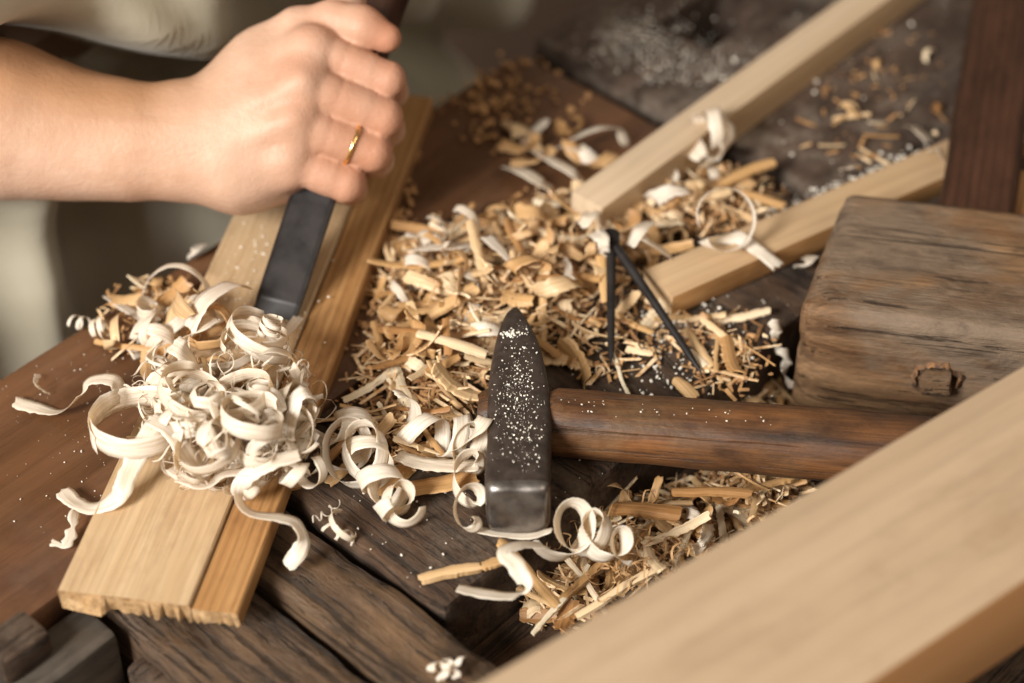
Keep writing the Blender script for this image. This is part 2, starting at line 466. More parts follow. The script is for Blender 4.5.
# ------------------------------------------------------------------ hammer
def hammer():
    zt = 0.027
    root = empty('hammer', 'forged iron cross peen hammer dusted with sawdust lying on the dark bench plank', 'hammer', tuple(P(518, 420, 0)))
    # plan outline of the head from pixels at the top plane, (py, left px, right px)
    rows = [(299, 514, 516), (303, 512, 518), (307, 509, 521), (311, 506, 524), (318, 501, 530), (328, 497, 536), (342, 493.5, 541), (360, 490, 545.5), (378, 488, 549), (394, 487, 551),
            (410, 487, 552), (425, 487.5, 552), (440, 487, 551), (452, 485.5, 550.5), (465, 484.5, 551), (474, 484.5, 551.5), (481, 485.5, 551)]
    prof = []
    for py, a, b in rows:
        l, r = P(a, py, zt), P(b, py, zt)
        prof.append((l.y, l.x, r.x))
    bm = bmesh.new(); rings = []
    nz = [(-1, 1), (-0.6, 1), (0, 1), (0.6, 1), (1, 1)]
    for k, (y, l, r) in enumerate(prof):
        c = (l + r) / 2; h = (r - l) / 2
        ez = min(0.0032, h * 0.5)
        hz = zt if k > 2 else zt - (3 - k) * 0.0012
        lo = 0.002 if k > 2 else 0.003
        ring = []
        def add(xx, zz): ring.append(bm.verts.new((xx, y, zz)))
        e = ez
        tops = [(-h, hz - e), (-h + e * 0.3, hz - e * 0.3), (-h + e, hz)] + [(-h + e + (2 * h - 2 * e) * i / 6, hz) for i in range(1, 6)] + [(h - e, hz), (h - e * 0.3, hz - e * 0.3), (h, hz - e)]
        bots = [(x2, lo + (hz - z2)) for x2, z2 in tops][::-1]
        mids = [(h, hz - e - (hz - lo - 2 * e) * t) for t in (0.33, 0.66)]
        midl = [(-h, lo + e + (hz - lo - 2 * e) * t) for t in (0.33, 0.66)]
        for xx, zz in tops + mids + bots + midl: add(c + xx, zz)
        rings.append(ring)
    # striking face: chamfer then flat
    y0, l0, r0 = prof[-1]
    n = len(rings[0])
    def extra(dy, s):
        ring = []
        c = Vector(((l0 + r0) / 2, 0, (zt + 0.002) / 2))
        for v in rings[len(prof) - 1]:
            d = Vector((v.co.x, 0, v.co.z)) - c
            ring.append(bm.verts.new((c.x + d.x * s, y0 - dy, c.z + d.z * s)))
        rings.append(ring)
    extra(0.0010, 0.985); extra(0.0024, 0.94); extra(0.0034, 0.87); extra(0.0038, 0.78); extra(0.0040, 0.5); extra(0.0041, 0.2)
    for a, b in zip(rings, rings[1:]):
        for k in range(n): bm.faces.new([a[k], a[(k + 1) % n], b[(k + 1) % n], b[k]])
    bm.faces.new(rings[0]); bm.faces.new(rings[-1][::-1])
    for v in bm.verts:
        v.co += mn.noise_vector(v.co * 90) * 0.00045 + mn.noise_vector(v.co * 260) * 0.0002
    nfront = len(bm.faces)
    me = to_mesh(bm, 'head'); me.materials.append(M_iron); me.materials.append(M_face)
    for p in me.polygons:
        p.use_smooth = True
        if p.center.y < y0 - 0.0002: p.material_index = 1
    h = kid('head', me, None, root)
    sm = h.modifiers.new('sub', 'SUBSURF'); sm.levels = 1; sm.render_levels = 2
    # handle
    zc = 0.0140
    pts = []
    A, B = P(479, 416, zc), P(1000, 458, zc)
    N = 60
    bm = bmesh.new(); rings = []
    for i in range(N + 1):
        t = i / N
        c = A.lerp(B, t)
        px = 479 + 521 * t
        ry = 0.0125 if px > 555 else 0.0105 + 0.002 * max(0, (px - 545) / 10)
        ry += 0.0012 * max(0, min(1, (px - 620) / 200))
        rz = 0.0120 if px > 552 else 0.0105
        if i == 0: ry *= 0.82; rz *= 0.82
        ring = []
        for k in range(28):
            a = 2 * math.pi * k / 28
            ca, sa = math.cos(a), math.sin(a)
            q = 0.85
            p = Vector((0, math.copysign(abs(ca) ** q, ca) * ry, math.copysign(abs(sa) ** q, sa) * rz))
            p *= 1 + mn.noise(Vector((t * 9, ca * 1.2, sa * 1.2))) * 0.05 + mn.noise(Vector((t * 60, ca * 5, sa * 5))) * 0.012
            ring.append(bm.verts.new((0, 0, 0))); ring[-1].co = Vector((t * (B - A).length, p.y, p.z))
        rings.append(ring)
    for a, b in zip(rings, rings[1:]):
        for k in range(28): bm.faces.new([a[k], a[(k + 1) % 28], b[(k + 1) % 28], b[k]])
    bm.faces.new(rings[0]); bm.faces.new(rings[-1][::-1])
    me = to_mesh(bm, 'handle'); smooth_by_angle(me, 50)
    kid('handle', me, M_haft, root, frame(B - A, Z, A))
    return zt


HZ = hammer()


# ------------------------------------------------------------------ mallet
def mallet():
    zb = -0.030; H = 0.060; zt = zb + H
    a = P(806, 309, zt)          # near left top corner
    b = P(1024, 335, zt)
    x = (b - a).normalized(); y = Z.cross(x)
    W = (P(850, 190, zt) - a).dot(y); L = 0.22
    root = empty('mallet', 'heavy weathered wooden mallet head with rounded edges, its dark red handle pointing away', 'mallet', tuple(a + x * 0.05 + y * W / 2 - Z * H))
    cen = a + x * (L / 2 - 0.002) + y * (W / 2) - Z * H / 2
    bm = box_bm(L, W, H, 0.006, 4, (56, 22, 18), 0.0, 20, 3)
    sh = (P(852, 195, zt) - a).dot(x)
    for v in bm.verts:
        c = v.co
        c.x += sh * (c.y / W + .5) * max(0, .5 - c.x / L)
        # end grain edges worn away
        ex = max(0, 1 - (c.x + L / 2) / 0.02)
        c.y *= 1 - 0.09 * ex ** 2; c.z *= 1 - 0.07 * ex ** 2
        d = mn.noise_vector(Vector((c.x * 12, c.y * 22, c.z * 22)) + Vector((5, 1, 2)))
        e = mn.noise_vector(Vector((c.x * 60, c.y * 240, c.z * 240)))
        v.co += d * 0.0014 + e * 0.0002
        chip = mn.noise(Vector((c.x * 90, c.y * 70, c.z * 90 + 4)))
        if ex > 0.2 and chip > 0.25: v.co.x += (chip - 0.25) * 0.006
    me = to_mesh(bm, 'head'); smooth_by_angle(me, 60)
    # lean the end towards the photograph's slant
    kid('head', me, M_mallet, root, frame(x, Z, cen))
    # peg: an old square headed bolt in a torn hole on the near face
    pf = P(936, 377, zb + 0.022)
    fp = a + x * ((pf - a).dot(x)); fp.z = 0
    # find it on the front plane
    d = (P(936, 377, 0) - CAMP).normalized(); nrm = y
    t = (a - CAMP).dot(nrm) / d.dot(nrm); pc = CAMP + d * t
    bm = bmesh.new()
    n = 20
    rr = []
    for k in range(n):
        an = 2 * math.pi * k / n
        r = 0.0088 * (1 + 0.45 * mn.noise(Vector((math.cos(an) * 2, math.sin(an) * 2, 3))))
        rr.append((math.cos(an) * r, math.sin(an) * r * 0.85))
    lay = [(1.15, -0.002), (1.12, 0.0008), (0.95, 0.0018), (0.85, 0.0006), (0.78, -0.003)]
    rings = [[bm.verts.new((p[0] * s, p[1] * s, h + 0.0006 * mn.noise(Vector((p[0] * 900, p[1] * 900, s))))) for p in rr] for s, h in lay]
    for A_, B_ in zip(rings, rings[1:]):
        for k in range(n): bm.faces.new([A_[k], A_[(k + 1) % n], B_[(k + 1) % n], B_[k]])
    bm.faces.new(rings[-1])
    me = to_mesh(bm, 'peg_hole'); smooth_by_angle(me, 60)
    kid('peg_hole', me, M_rust, root, frame(x, -y, pc - y * 0.0006))
    bm = box_bm(0.0115, 0.0100, 0.009, 0.0016, 2, (5, 5, 2), 0.0011, 190, 2)
    me = to_mesh(bm, 'bolt'); smooth_by_angle(me, 50)
    kid('bolt', me, M_worn, root, frame((x + Z * 0.12).normalized(), -y, pc - y * 0.003 + Z * 0.001))
    # handle
    h0, h1 = P(972, 235, 0.012), P(1006, 12, 0.012)
    hx = (h1 - h0).normalized(); Lh = (h1 - h0).length + 0.03
    bm = box_bm(Lh, 0.0325, 0.026, 0.0075, 4, (30, 4, 4), 0.0, 20, 4)
    for v in bm.verts:
        t = v.co.x / Lh + 0.5
        v.co.y *= 0.93 + 0.1 * t; v.co += mn.noise_vector(v.co * 25) * 0.0008
        if t > 0.97: v.co.y *= 0.9; v.co.z *= 0.9
    me = to_mesh(bm, 'handle'); smooth_by_angle(me, 50)
    kid('handle', me, M_redhandle, root, frame(hx, Z, h0 + hx * (Lh / 2 - 0.03) + Z * 0.004))


mallet()
strip('offcut', (1003, 235), (1016, 168), (1060, 235), 0.02, 0.017, M_pine_low,
      'orange wood offcut at the right edge beside the mallet handle', 'offcut', 0.001, (4, 2, 2), 0.0004)


# ------------------------------------------------------------------ chisel
CT = P(274, 317, 0.0115)
CH = P(383, -10, 0.088)
CD = (CH - CT).normalized()


def chisel():
    root = empty('chisel', 'dark steel chisel blade pressed on the pine board in the fist of the person', 'chisel', tuple(CT))
    side = Vector((CD.y, -CD.x, 0)).normalized()
    nrm = side.cross(CD).normalized()
    if nrm.z < 0: nrm = -nrm
    Lb = 0.15
    secs = [(0.0, 0.0092, 0.0004), (0.006, 0.0096, 0.0012), (0.007, 0.0097, 0.0015), (0.05, 0.0098, 0.0022), (0.075, 0.0092, 0.0034), (0.082, 0.0065, 0.0045), (0.09, 0.0058, 0.0055), (0.10, 0.0058, 0.0055)]
    bm = bmesh.new(); rings = []
    for s, hw, th in secs:
        pr = [(-hw, 0), (-hw, th * 0.55), (-hw * 0.8, th), (hw * 0.8, th), (hw, th * 0.55), (hw, 0)]
        rings.append([bm.verts.new((s, -a, b)) for a, b in pr])
    for a, b in zip(rings, rings[1:]):
        for k in range(6): bm.faces.new([a[k], a[(k + 1) % 6], b[(k + 1) % 6], b[k]])
    bm.faces.new(rings[0]); bm.faces.new(rings[-1][::-1])
    bmesh.ops.bevel(bm, geom=bm.edges[:], offset=0.00025, segments=1, affect='EDGES')
    me = to_mesh(bm, 'blade')
    kid('blade', me, M_blade, root, frame(CD, nrm, CT))
    # turned handle
    prof = [(0.088, 0.006), (0.09, 0.009), (0.1, 0.0105), (0.115, 0.0115), (0.15, 0.0125), (0.185, 0.0128), (0.205, 0.012), (0.215, 0.013), (0.222, 0.0125), (0.226, 0.009)]
    bm = bmesh.new(); rings = []
    for s, r in prof:
        rings.append([bm.verts.new((s, math.cos(2 * math.pi * k / 24) * r, math.sin(2 * math.pi * k / 24) * r + 0.002)) for k in range(24)])
    for a, b in zip(rings, rings[1:]):
        for k in range(24): bm.faces.new([a[k], a[(k + 1) % 24], b[(k + 1) % 24], b[k]])
    bm.faces.new(rings[0]); bm.faces.new(rings[-1][::-1])
    me = to_mesh(bm, 'handle'); smooth_by_angle(me, 50)
    kid('handle', me, M_redhandle, root, frame(CD, nrm, CT))


chisel()


# ------------------------------------------------------------------ dividers
def dividers():
    root = empty('dividers', 'thin dark steel dividers lying open between the two wood strips and the hammer handle', 'dividers', tuple(P(612, 240, 0)))
    hp = P(611, 240, 0.021)
    def rod(a, b, r0, r1, name, flat=1.0):
        d = (b - a); L = d.length
        bm = bmesh.new(); rings = []
        N = 14
        for i in range(N + 1):
            t = i / N; r = r0 + (r1 - r0) * t ** 1.3
            if t > 0.9: r *= 1 - (t - 0.9) * 8
            rings.append([bm.verts.new((t * L, math.cos(2 * math.pi * k / 10) * r, math.sin(2 * math.pi * k / 10) * r * flat + math.sin(t * math.pi) * 0.0006)) for k in range(10)])
        for p, q in zip(rings, rings[1:]):
            for k in range(10): bm.faces.new([p[k], p[(k + 1) % 10], q[(k + 1) % 10], q[k]])
        bm.faces.new(rings[0]); bm.faces.new(rings[-1][::-1])
        me = to_mesh(bm, name); smooth_by_angle(me, 50)
        kid(name, me, M_blade, root, frame(d, Z, a))
    rod(hp, P(702, 374, 0.004), 0.0021, 0.0013, 'leg')
    rod(hp, P(611, 366, 0.004), 0.0021, 0.0013, 'leg')
    bm = bmesh.new(); bmesh.ops.create_cone(bm, cap_ends=True, segments=20, radius1=0.0038, radius2=0.0036, depth=0.0055)
    bmesh.ops.bevel(bm, geom=bm.edges[:], offset=0.0005, segments=2, affect='EDGES')
    me = to_mesh(bm, 'hinge'); smooth_by_angle(me, 40)
    kid('hinge', me, M_blade, root, Matrix.Translation(hp + Z * 0.001))


dividers()


# ------------------------------------------------------------------ ribbons (shavings)
def catmull(pts, n):
    pts = [Vector(p) for p in pts]
    P4 = [pts[0] * 2 - pts[1]] + pts + [pts[-1] * 2 - pts[-2]]
    out = []
    segs = len(pts) - 1
    for i in range(n + 1):
        f = i / n * segs; k = min(int(f), segs - 1); t = f - k
        a, b, c, d = P4[k:k + 4]
        out.append(0.5 * ((2 * b) + (c - a) * t + (2 * a - 5 * b + 4 * c - d) * t * t + (3 * b - a - 3 * c + d) * t ** 3))
    return out


def ribbon_mesh(name, C, Wd, widths, th=0.00016, cup=0.02, ragged=0.15, seed=0, cols=5, rfreq=420):
    """closed thin strip: centre points, across directions, widths"""
    n = len(C); vs = []; fs = []; uvs = []
    s = 0; S = [0]
    for i in range(1, n): s += (C[i] - C[i - 1]).length; S.append(s)
    for i in range(n):
        T = (C[min(i + 1, n - 1)] - C[max(i - 1, 0)]).normalized()
        w_ = Wd[i] - T * Wd[i].dot(T)
        w_ = w_.normalized() if w_.length > 1e-9 else Vector((0, 0, 1))
        N = T.cross(w_).normalized()
        wd = widths[i]
        jl = 1 + ragged * mn.noise(Vector((S[i] * rfreq, seed * 3.1, 0))); jr = 1 + ragged * mn.noise(Vector((S[i] * rfreq, seed * 3.1, 9)))
        for side in (1, -1):
            for c in range(cols):
                a = c / (cols - 1) * 2 - 1
                hw = wd / 2 * (jl if a < 0 else jr)
                off = N * (-cup * wd * (a * a) + side * th / 2 * (1 - (0.7 if cup < .1 else .1) * a * a))
                e = T * (mn.noise(Vector((a * 3 + seed, seed * 7.7, i))) * wd * 0.35 if i in (0, n - 1) else 0)
                vs.append(C[i] + w_ * (a * hw) + off + e); uvs.append((S[i] / 0.02, (a + 1) / 2 + seed))
    r = cols * 2
    for i in range(n - 1):
        A, B = i * r, (i + 1) * r
        for c in range(cols - 1):
            fs.append((A + c, B + c, B + c + 1, A + c + 1))
            fs.append((A + cols + c + 1, B + cols + c + 1, B + cols + c, A + cols + c))
        fs.append((A, A + cols, B + cols, B)); fs.append((A + cols - 1, B + cols - 1, B + 2 * cols - 1, A + 2 * cols - 1))
    for A in (0, (n - 1) * r):
        for c in range(cols - 1):
            f = (A + c, A + c + 1, A + cols + c + 1, A + cols + c)
            fs.append(f if A == 0 else f[::-1])
    return vs, fs, uvs


def rib_obj(name, data, mat, label, group=None, cat='wood shaving', parent=None):
    vs, fs, uvs = data
    c = sum(vs, Vector()) / len(vs); c.z = min(v.z for v in vs)
    me = mesh(name, [v - c for v in vs], fs)
    l = me.uv_layers.new(name='UVMap')
    for p in me.polygons:
        p.use_smooth = True
        for li in p.loop_indices: l.data[li].uv = uvs[me.loops[li].vertex_index]
    o = link(name, me, mat); o.location = c
    tag(o, label, cat, group)
    return o


def helix(axis, r, turns, width, phase=0.0, r_end=None, squash=1.0, skew=0.0, seed=0, wend=None, n=None, wob=0.12):
    """axis: list of world points; the ribbon winds about it, its face radial"""
    n = n or max(24, int(turns * 26))
    A = catmull(axis, n); C = []; Wd = []; ws = []
    r_end = r if r_end is None else r_end; wend = width if wend is None else wend
    ref = Z
    for i in range(n + 1):
        t = i / n
        T = (A[min(i + 1, n)] - A[max(i - 1, 0)]).normalized()
        s = T.cross(ref)
        if s.length < 0.2: s = T.cross(Vector((0, 1, 0)))
        s.normalize(); q = s.cross(T).normalized()
        a = phase + 2 * math.pi * turns * t
        rr = (r + (r_end - r) * t) * (1 + wob * mn.noise(Vector((t * 5, seed * 2.3, 0))))
        C.append(A[i] + s * (math.cos(a) * rr) + q * (math.sin(a) * rr * squash))
        Wd.append((T + s * skew * math.sin(a)).normalized())
        tap = min(1, 0.75 + t * 4, 0.7 + (1 - t) * 4)
        ws.append((width + (wend - width) * t) * tap)
    return C, Wd, ws


def path(pts, width, across=None, n=None, roll=0.0, rolls=None, wend=None):
    """pts world; ribbon flat to the ground by default, rolled about its tangent"""
    n = n or max(20, len(pts) * 12)
    C = catmull(pts, n); Wd = []; ws = []
    wend = width if wend is None else wend
    for i in range(n + 1):
        t = i / n
        T = (C[min(i + 1, n)] - C[max(i - 1, 0)]).normalized()
        s = T.cross(Z)
        if s.length < 0.2: s = Vector((1, 0, 0))
        s.normalize(); q = s.cross(T)
        if rolls:
            f = t * (len(rolls) - 1); k = min(int(f), len(rolls) - 2); a = rolls[k] + (rolls[k + 1] - rolls[k]) * (f - k)
        else: a = roll
        Wd.append(s * math.cos(a) + q * math.sin(a))
        tap = min(1, 0.8 + t * 6, 0.75 + (1 - t) * 6)
        ws.append((width + (wend - width) * t) * tap)
    return C, Wd, ws


def loops(centres, r, turns, width, phase=0.0, r_end=None, depth=.010, lean=(.60, 0, .70), n=None):
    """a loose coil whose rings stand open, moving along the centres"""
    n = n or int(turns * 30)
    A = catmull(centres, n); C = []; Wd = []; ws = []
    r_end = r if r_end is None else r_end
    e1 = Vector((1, 0, 0)); e2 = Vector((0, .55, .83)); nn = e1.cross(e2)
    for i in range(n + 1):
        t = i / n; a = phase + 2 * math.pi * turns * t; rr = (r + (r_end - r) * t) * (1 + .15 * mn.noise(Vector((t * 6, turns, 0))))
        C.append(A[i] + e1 * math.cos(a) * rr * .8 + e2 * math.sin(a) * rr + nn * (t - .5) * depth)
        Wd.append((nn * lean[0] + e1 * lean[2] * math.cos(a * .5 + phase) + e2 * .6).normalized()); ws.append(width * min(1, .7 + t * 5, .7 + (1 - t) * 5))
    return C, Wd, ws


def px(n): return n * 0.000415


SEED = [0]
def curl(kind, label, mat=None, group=None, **k):
    SEED[0] += 1
    k.setdefault('seed', SEED[0])
    ext = {a: k.pop(a) for a in ('ragged', 'cup', 'th') if a in k}
    if kind == 'h':
        d = helix(**k)
    elif kind == 'c':
        k.pop('seed'); d = loops(**k)
    else:
        k.pop('seed'); d = path(**k)
    C, W_, ws = d
    vs, fs, uvs = ribbon_mesh('s', C, W_, ws, seed=SEED[0] * 0.37, **ext)
    return rib_obj('shaving', (vs, fs, uvs), mat or M_shave, label, group)


def PP(*a): return [P(x, y, z) for x, y, z in a]


S = curl
rh0 = random.Random(3)
# ---- around the left of the heap
S('p', 'long white shaving zigzagging out flat to the left on the brown plank', pts=PP((14, 402, .002), (36, 408, .0015), (60, 412, .003), (80, 396, .009), (90, 381, .014), (112, 380, .015), (122, 392, .010), (140, 404, .006), (155, 412, .012)), width=px(16), rolls=[0, .1, .5, .9, .25, 0, .1, .5, .3], wend=px(17))
S('h', 'big open loop of white shaving at the left side of the heap', axis=[P(141, 428, .024), P(141, 428, .024) + Vector((0, .0006, .0045))], r=px(46), turns=1.25, width=px(23), phase=-.6, r_end=px(39), skew=.05)
S('p', 'white shaving trailing from the heap over the left edge of the board', pts=PP((160, 418, .032), (148, 436, .030), (130, 470, .022), (118, 496, .016), (95, 508, .010), (76, 503, .006), (62, 490, .004)), width=px(17), rolls=[.3, .4, .6, .3, 0, -.2, 0])
S('p', 'ragged white scrap standing beside the left edge of the board', pts=PP((76, 510, .006), (73, 528, .004), (64, 545, .003), (52, 541, .003)), width=px(9), rolls=[.9, .5, .1, 0], ragged=.9)
S('p', 'broad white shaving slanting down across the loop', pts=PP((150, 418, .034), (172, 432, .033), (190, 458, .028), (205, 478, .020)), width=px(20), rolls=[.1, .3, .2, 0])
S('p', 'smooth white shaving standing up at the heap, folded over at its top', pts=PP((208, 392, .018), (200, 372, .030), (182, 350, .042), (172, 344, .042)), width=px(20), rolls=[.2, .1, .1, .4])
# ---- top right tuft
for i, (w_, rr, ph, zz) in enumerate([(7, 29, 2.2, .040), (6, 31, 2.4, .036), (5, 27, 2.0, .044), (9, 32, 2.6, .032)]):
    S('h', ['topmost fine white hoop at the upper right of the heap', 'second fine white hoop from the top at the upper right of the heap', 'thinnest white hoop tilted at the upper right of the heap', 'broad lowest white hoop at the upper right of the heap'][i],
      axis=[P(254, 346, zz - .004), P(256, 346, zz - .004) + Vector((.001 * i, .002, .006))], r=px(rr), turns=.8 + .12 * i, width=px(w_ + 2), phase=ph)
S('p', 'white shaving arching down over the right side of the heap', pts=PP((256, 356, .045), (272, 350, .047), (290, 356, .042), (299, 374, .032), (296, 392, .022)), width=px(15), rolls=[.8, .3, .1, .3, .8])
for i in range(4):
    S('h', 'tiny white crinkled end in the tuft above the chisel shavings', group='crinkled tuft ends',
      axis=PP((262 + i * 3, 334, .046), (268 + i * 2, 318, .052)), r=px(5 + i), turns=2.2, width=px(4), phase=i * 1.7)
S('p', 'tall pale loop of shaving standing at the right of the heap', pts=PP((287, 458, .018), (288, 430, .030), (296, 400, .040), (305, 392, .042), (313, 398, .038), (306, 420, .028), (303, 446, .018)), width=px(18), rolls=[.3, .3, .2, 0, .2, .5, .8])
S('p', 'wide translucent flake leaning between chisel tip and heap', pts=PP((188, 330, .022), (205, 300, .032), (232, 284, .030), (246, 288, .022)), width=px(26), rolls=[.2, .3, .2, .1], wend=px(18))
S('p', 'short bright flake under the wide flake left of the chisel tip', pts=PP((187, 340, .016), (200, 328, .024), (214, 318, .024)), width=px(22), rolls=[.5, .4, .2])
for cx_, cy_, rr_, wv_, zz_, lab_ in ((240, 402, 37, 13, .034, 'wide open white ring lying on the back of the heap'), (276, 440, 39, 14, .028, 'wide white ring at the right front of the heap'),
                                      (212, 452, 31, 12, .030, 'white ring low at the front of the heap'), (186, 398, 33, 14, .034, 'white ring on the upper left of the heap, inside the big loop'),
                                      (250, 424, 30, 15, .040, 'topmost white ring in the middle of the heap')):
    S('h', lab_, axis=[P(cx_, cy_, zz_), P(cx_, cy_, zz_) + Vector((rh0.uniform(-.0035, .0035), rh0.uniform(-.002, .003), .006))], r=px(rr_), r_end=px(rr_ * .8), turns=rh0.uniform(.8, 1.3), width=px(wv_), phase=rh0.uniform(2, 6))
S('p', 'fresh flake lifting at the cutting edge of the chisel', pts=PP((283, 322, .0125), (272, 326, .020), (258, 326, .022), (248, 318, .019)), width=px(16), rolls=[.3, .1, .3, .5])
S('p', 'thin pale flake folded back under the tip of the chisel', pts=PP((300, 316, .012), (288, 330, .016), (276, 336, .018)), width=px(10), rolls=[.3, .2, .5])
# ---- trailing down over the board
S('p', 'white shaving hanging down over the stepped right edge of the board', pts=PP((300, 455, .030), (275, 462, .030), (248, 476, .026), (238, 496, .020), (250, 513, .018), (280, 518, .017), (296, 524, .015), (303, 540, .010), (296, 556, .006), (286, 566, .003)), width=px(15), rolls=[.2, .1, .5, 1.1, .5, .3, .3, .9, .5, .2])
S('p', 'white shaving lying on the board front of the heap', pts=PP((170, 468, .018), (190, 482, .018), (206, 486, .020), (225, 474, .024), (252, 472, .026)), width=px(14), rolls=[.2, .1, .4, .3, .2])
S('h', 'small white ringlet hanging at the right rim of the board', axis=PP((268, 462, .022), (300, 476, .020), (318, 470, .018)), r=px(12), turns=2.2, width=px(11), phase=1)
# ---- chain to the right
S('h', 'white shaving bridging from the heap to the dark plank', axis=PP((296, 452, .014), (330, 432, .016), (362, 424, .014)), r=px(11), turns=1.3, width=px(15), phase=1.2)
S('h', 'white spiral tumbling forward beside the board', axis=PP((352, 420, .014), (366, 450, .013), (380, 480, .012), (400, 508, .010)), r=px(17), turns=3.1, width=px(16), phase=.4, r_end=px(19))
S('c', 'loose white spiral loop behind the tumbling spiral', centres=PP((335, 444, .012), (352, 455, .012), (376, 450, .014)), r=px(27), turns=2.2, width=px(14), phase=3.6)
S('c', 'open white coil at the foot of the tumbling spiral', centres=PP((384, 490, .012), (398, 500, .010), (408, 506, .008)), r=px(17), turns=1.7, width=px(14), phase=2)
S('h', 'wavy white shaving left of the hammer head', axis=PP((393, 408, .014), (420, 428, .013), (448, 438, .012), (478, 432, .012)), r=px(17), turns=2.4, width=px(15), phase=1.7)
S('p', 'flat pale shaving lying across towards the hammer cheek', pts=PP((396, 455, .010), (420, 463, .010), (450, 466, .011), (480, 466, .012)), width=px(18), rolls=[.3, .1, .1, .2], mat=M_shave)
S('p', 'broad tan flake lying under the pale flat shaving', pts=PP((396, 492, .003), (425, 487, .005), (450, 483, .007), (478, 476, .008)), width=px(21), rolls=[.1, .1, 0, .1], mat=M_shave_tan)
S('c', 'white corkscrew shaving standing against the left cheek of the hammer', centres=PP((470, 440, .016), (466, 466, .014), (468, 496, .012), (466, 524, .006)), r=px(17), turns=3.1, width=px(13), phase=.2, r_end=px(12))
S('p', 'folded white shaving on the cheek of the hammer', pts=PP((448, 452, .008), (462, 446, .016), (478, 428, .026), (486, 418, .026), (482, 440, .018), (476, 458, .012)), width=px(16), rolls=[.2, .3, .2, 0, .4, .3])
# ---- in front of the hammer
S('p', 'white shaving lying bent on the dark plank in front of the hammer', pts=PP((457, 588, .003), (485, 594, .003), (515, 596, .004), (526, 586, .009), (516, 566, .014), (505, 553, .016), (520, 545, .014), (545, 546, .010)), width=px(15), rolls=[.35, .3, .4, .9, .4, .1, .3, .4])
S('p', 'white strand passing under the striking face of the hammer', pts=PP((478, 530, .002), (500, 534, .003), (530, 536, .004), (552, 530, .008)), width=px(11), rolls=[.2, .3, .2, .3])
S('c', 'white spiral rolling right from the hammer face over the tray pile', centres=PP((556, 532, .012), (580, 530, .010), (604, 538, .006), (630, 548, .002)), r=px(27), turns=3.2, width=px(17), phase=3.6, r_end=px(11))
S('h', 'tiny pale ring on the dark plank right of the board', axis=PP((340, 530, .003), (346, 522, .006)), r=px(15), turns=.8, width=px(6), phase=4.6)
S('h', 'crumpled tiny curl inside the pale ring', axis=PP((326, 527, .003), (352, 540, .003)), r=px(6), turns=1.8, width=px(3), ragged=.6)
S('h', 'thin squiggle of shaving behind the pale ring', axis=PP((312, 520, .002), (325, 514, .003), (338, 502, .002)), r=px(3.5), turns=3.2, width=px(1.6))
# ---- on the brown plank behind the heap
S('p', 'pale strip pointing up left on the brown plank behind the heap', pts=PP((107, 296, .004), (125, 308, .006), (150, 322, .007), (172, 334, .005)), width=px(13), rolls=[.5, .3, .2, .4])
S('p', 'white arc of shaving leaning on the board left of the chisel', pts=PP((140, 300, .004), (150, 278, .015), (168, 266, .022), (188, 268, .024), (204, 282, .018), (210, 300, .010)), width=px(9), rolls=[.2, .2, .1, .2, .3, .3])
S('p', 'tan flake lying below the pale strip behind the heap', pts=PP((128, 336, .004), (145, 330, .006), (168, 324, .007)), width=px(16), rolls=[.2, .3, .4], mat=M_shave_tan)
S('h', 'small crumb curl near the bench edge, the one nearer the corner', axis=PP((72, 322, .003), (86, 324, .004)), r=px(7), turns=1.6, width=px(3.5), mat=M_shave)
S('h', 'small white ringlet near the bench edge', axis=PP((96, 330, .004), (106, 326, .006)), r=px(10), turns=1.4, width=px(6))
S('p', 'small white chip between ringlet and heap', pts=PP((128, 346, .002), (134, 351, .004), (138, 358, .002)), width=px(11), roll=.2)
S('p', 'little upright splinter of shaving above the zigzag shaving', pts=PP((38, 374, .002), (36, 384, .005), (44, 391, .003), (50, 394, .001)), width=px(5), rolls=[.3, .8, .3, .1], ragged=.6)
S('p', 'pale chip on the edge of the bench in front of the wrist', pts=PP((188, 258, .003), (195, 250, .006), (203, 244, .004)), width=px(14), roll=.3)
# ---- the hoop on the short strip
cc = P(725, 214, .026)
hoop = []
for i in range(34):
    a = math.radians(205 - i * 10.6)
    hoop.append(cc + Vector((1, 0, 0)) * math.cos(a) * px(28) + (Z * .8 + Vector((0, .6, 0))) * math.sin(a) * px(29) + Vector((0, -1, 0)) * i * .00018)
C_ = hoop + PP((738, 238, .015), (752, 246, .0148), (766, 256, .0145), (778, 266, .0142))
Wd_ = [Vector((.25, -.7, .65)).normalized()] * len(C_)
Wd_ = [(Vector((.25, -.75, .6)) if i < 30 else Vector((.25, -.75, .6)).lerp(Vector((.75, .6, 0)), min(1, (i - 30) / 6))).normalized() for i in range(len(C_))]
ws_ = [px(5 + (5 if i > 8 else 0) * min(1, (i - 8) / 8) + (6 if i > 32 else 0)) for i in range(len(C_))]
rib_obj('shaving', ribbon_mesh('s', C_, Wd_, ws_, seed=44.1, ragged=.05), M_shave, 'thin white hoop standing on the short tan wood strip')
